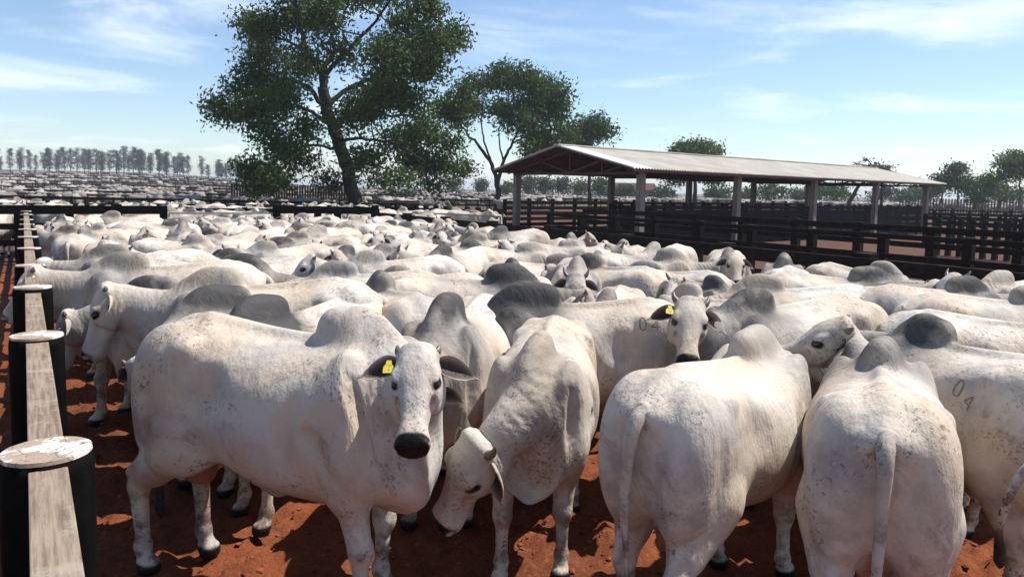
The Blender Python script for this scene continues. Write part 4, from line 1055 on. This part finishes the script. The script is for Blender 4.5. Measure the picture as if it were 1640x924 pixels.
def back_cattle(protos, n):
    """cattle in the pens behind the back fence, nearest ones one by one, the rest as one mass"""
    keys = [k for k in protos if k[1] > .03]; rs = random.Random(5); k = 0
    B0 = Vector((-12.8, 21, 0)); G = 'pale cattle in the pens beyond the back fence'
    rows = []
    for off, cnt in ((1.3, 30), (2.6, 30), (7.0, 34), (9.5, 36), (13.5, 40)):
        for i in range(cnt):
            p = B0 + FD*(off + rs.uniform(-.35,.35)) + FN*(-9 + i*(1.25 if off < 5 else 1.5) + rs.uniform(-.4,.4))
            x = W0/2 + FPX*p.x/p.y
            if x < -20 or x > 800 or FN.dot(p - Vector((-1.45,2.3,0))) > 16 or k >= n: continue
            rows.append((off, x, p)); k += 1
    # label by rank within a row
    for off in sorted({r[0] for r in rows}):
        rr = sorted([r for r in rows if r[0] == off], key=lambda r: r[1])
        for i, (o_, x, p) in enumerate(rr):
            hd = rs.uniform(0, 360); pr = protos[keys[rs.randrange(len(keys))]]
            nm = {1.3:'first row behind back fence',2.6:'second row behind back fence',7.0:'first row behind alley fence',9.5:'second row behind alley fence',13.5:'third row behind alley fence'}[off]
            lab = 'small pale bull %s, %d from left in %s' % (SIDE[int((hd+22.5)//45) % 8], i+1, nm)
            c = copy_thing(pr, p, math.radians(hd), rs.uniform(.9,1.0), lab); c['group'] = G
    # the mass
    V0, Q0 = bull_rest(.115, False); V0 = V0 - np.array((0,0,0.)); nv = len(V0)
    Vs = []; Fs = []; c = 0
    def put(x, y, hd, s):
        nonlocal c
        z = float(far_h(x, y)); a = math.radians(hd); ca, sa = math.cos(a), math.sin(a)
        W = V0*s; W = np.stack([W[:,0]*ca - W[:,1]*sa + x, W[:,0]*sa + W[:,1]*ca + y, W[:,2] + z], 1); Vs.append(W); Fs.append(Q0 + c*nv); c += 1
    for Y, ua, ub, dens in ((50,-.74,-.1,1.0),(62,-.74,-.05,1.1),(76,-.74,.02,1.2),(92,-.74,.06,1.2),(112,-.74,.2,1.1),(118,.05,.75,1.5),(130,.0,.75,1.6),(136,-.74,.0,1.3),(146,.0,.75,1.6),(165,-.74,.75,1.2),(190,-.74,.75,1.0),(222,-.74,.4,.7),(262,-.74,.1,.5)):
        x = ua*Y
        while x < ub*Y:
            x += rs.expovariate(dens*1.0)+.25
            if vnoise(np.array([x*.05+Y]), np.array([Y*.7]))[0] < .22: continue
            put(x, Y + rs.uniform(-1.0, 1.0), rs.choice((0,90,180,270)) + rs.uniform(-30,30), rs.uniform(.85,1.05))
    o = mk('distant_cattle', np.concatenate(Vs), np.concatenate(Fs), MAT['hide_far'], None, True); o['kind'] = 'stuff'
# ---------------------------------------------------------------- build
materials(); hide_material()
m = NT('hide_far'); g = m.node('ShaderNodeNewGeometry'); m.out(m.mix(g.outputs['Random Per Island'], (.40,.35,.32), (.15,.125,.11)), .7)
build_ground()
near_fence()
def yard():
    q = Vector((6.4, 9.2, 0)); B0 = Vector((-12.8, 21, 0))
    corner = q + FD*(FD.dot(B0 - q))
    board_fence(q - FD*3.2, corner, 'dark brown wide-board fence on stout posts along the right side of the pen', 10, [(1.30,.21,.05),(.92,.17,.045),(.52,.17,.045)], 1.45, .24, name='board_fence')
    g0 = B0 + FN*2.6 ; g1 = B0 + FN*6.0
    board_fence(B0 - FN*6, g0, 'black board fence at the back left of the pen up to the gate', 8, [(1.47,.25,.05),(1.0,.17,.045),(.55,.16,.045)], 1.6, .2, 'black_paint', name='board_fence')
    board_fence(g1, corner, 'black board fence closing the back of the pen from the gate to the right corner', 6, [(1.47,.25,.05),(1.0,.17,.045),(.55,.16,.045)], 1.6, .2, 'black_paint', name='board_fence')
    t = root('gate', 'pale pipe gate in the back fence of the pen', 'gate', tuple((g0+g1)/2)); L = (g1-g0).length - .3; a = math.atan2(FN.y, FN.x)
    mb = MB()
    for z in (1.36, .25): mb.box((0,0,z), L, .05, .06)
    for x in (-L/2, 0, L/2): mb.box((x,0,.8), .05, .045, 1.10)
    o = mb.build('gate_frame', 'pale_rail', t); o.rotation_euler = (0,0,a)
    for z in (.5,.75,1.0,1.2):
        o = MB().box((0,0,z), L-.06, .03, .035).build('gate_bar', 'pale_rail', t); o.rotation_euler = (0,0,a)
    # alley fence behind
    r2 = B0 + FD*4.2
    board_fence(r2 - FN*12, r2 + FN*14, 'second black fence across the alley behind the back gate', 14, [(1.30,.18,.05),(.85,.14,.04),(.45,.14,.04)], 1.45, .18, 'black_paint', name='board_fence')
    r3 = B0 + FD*11
    board_fence(r3 - FN*16, r3 + FN*18, 'third dark fence line across the cattle pens behind the alley', 16, [(1.30,.12,.05),(.85,.12,.04),(.45,.12,.04)], 1.45, .16, 'dark_board', name='board_fence')
    # working yard on the right: thin-railed fence, then darker ones behind it
    o1 = q + FN*2.6
    board_fence(o1 - FD*4, o1 + FD*13.5, 'four-rail dark fence with light top edges across the alley right of the pen', 13, [(1.60,.09,.05),(1.27,.07,.04),(.95,.07,.04),(.62,.07,.04),(.3,.07,.04)], 1.66, .15, 'dark_board', name='rail_fence')
    o2 = q + FN*6.0
    board_fence(o2 - FD*6, o2 + FD*16, 'third dark railed fence of the working yard farther right', 14, [(1.62,.14,.05),(1.28,.12,.04),(.94,.12,.04),(.60,.12,.04),(.28,.12,.04)], 1.70, .18, 'dark_board', name='rail_fence')
    for i, (x0, Y0, x1, Y1) in enumerate(((1500,30,1720,26),(1480,38,1760,33),(1440,48,1760,44),(1250,60,1760,58),(620,34,800,31))):
        A = at(x0, Y0); B = at(x1, Y1)
        board_fence(A, B, ['low dark yard fence right of the shed, nearest line','low dark yard fence right of the shed, middle line','low dark yard fence right of the shed, far line','long dark fence line behind the shed on the right','short dark fence left of the shed beside the forked tree'][i],
            12, [(1.35,.12,.05),(1.0,.12,.04),(.65,.12,.04),(.3,.12,.04)], 1.5, .18, 'dark_board', name='rail_fence')
    t = root('gate', 'pale pipe gate standing between the second tree and the pen corner', 'gate', tuple((at(690,29)+at(800,27))/2)); A = at(692,29)-t.location; B = at(800,27)-t.location
    mb = MB()
    for z in (1.30, .3): mb.beam(A+Vector((0,0,z)), B+Vector((0,0,z)), .06, .06)
    for p in (A, B): mb.box(p+Vector((0,0,.8)), .06, .06, 1.05)
    mb.build('gate_frame', 'pale_rail', t)
    for z in (.55,.8,1.05): MB().beam(A+Vector((0,0,z)), B+Vector((0,0,z)), .03, .03).build('gate_bar', 'pale_rail', t)
    # far pen fences
    G = 'fence lines of the far cattle pens'
    for i, (Y, ua, ub, n) in enumerate(((46,-.75,-.13,34),(56,-.75,-.08,40),(69,-.75,.0,48),(84,-.75,.05,50),(101,-.75,.12,54),(123,-.75,.78,90),(154,-.75,.78,90),(177,-.75,.78,80),(206,-.75,.5,70),(242,-.75,.3,60),(290,-.75,.1,50))):
        mb = fence_mesh((ua*Y, Y, 0), (ub*Y, Y*1.01, 0), n, (1.2,.75), 1.3, .12, .17)
        o = mb.build('pen_fence', 'brown_post' if i % 2 else 'dark_board', None)
        tag(o, '%s fence line of the far pens, %s from the herd' % ('brown' if i % 2 else 'dark', ['first','second','third','fourth','fifth','sixth','seventh','eighth','ninth','tenth','last'][i]), 'fence', G)
    for i, (x0, x1, Y) in enumerate(((372,560,60),(1440,1660,108))):
        A = at(x0, Y); B = at(x1, Y); mb = fence_mesh(A, B, 46, (1.5,.8), 2.3, .13, .07); o = mb.build('stake_fence', 'brown_post', None)
        tag(o, ['brown fence of tall closely set stakes under the big tree','brown fence of tall closely set stakes at the far right'][i], 'fence')
    # small far building
    p = at(1000, 165, 0); t = root('farm_building', 'low orange brick building with red tiled roof seen far off under the shed roof', 'building', tuple(p))
    MB().box((0,0,1.4), 12, 6, 2.8).build('wall', 'wall_brick', t)
    MB().add([(-6.6,-3.6,2.75),(6.6,-3.6,2.75),(6.6,3.6,2.75),(-6.6,3.6,2.75),(-6.6,0,4.3),(6.6,0,4.3)], [[0,1,5,4],[2,3,4,5],[0,4,3],[1,2,5],[3,2,1,0]]).build('roof', 'steel_red', t)
    for x in (-3.5, 0, 3.5): MB().box((x,-3.02,1.3), 1.1, .08, 1.2).build('window', 'dark_board', t)
yard()
sh = shed(); wooden_pens(*sh)
heroes()
protos, cnt = crowd()
back_cattle(protos, max(0, 298 - cnt))
trees()
def haze():
    m = bpy.data.materials.new('haze'); m.use_nodes = True; n = m.node_tree.nodes; n.remove(n['Principled BSDF'])
    v = n.new('ShaderNodeVolumePrincipled'); v.inputs['Color'].default_value = (.80,.88,1,1); v.inputs['Density'].default_value = HAZE; v.inputs['Anisotropy'].default_value = .2
    m.node_tree.links.new(v.outputs[0], n['Material Output'].inputs['Volume']); MAT['haze'] = m
    mb = MB(); mb.box((0, 1650, 12.5), 6600, 3520, 30); o = mb.build('haze', 'haze'); o['kind'] = 'stuff'
HAZE = .00045
if HAZE: haze()
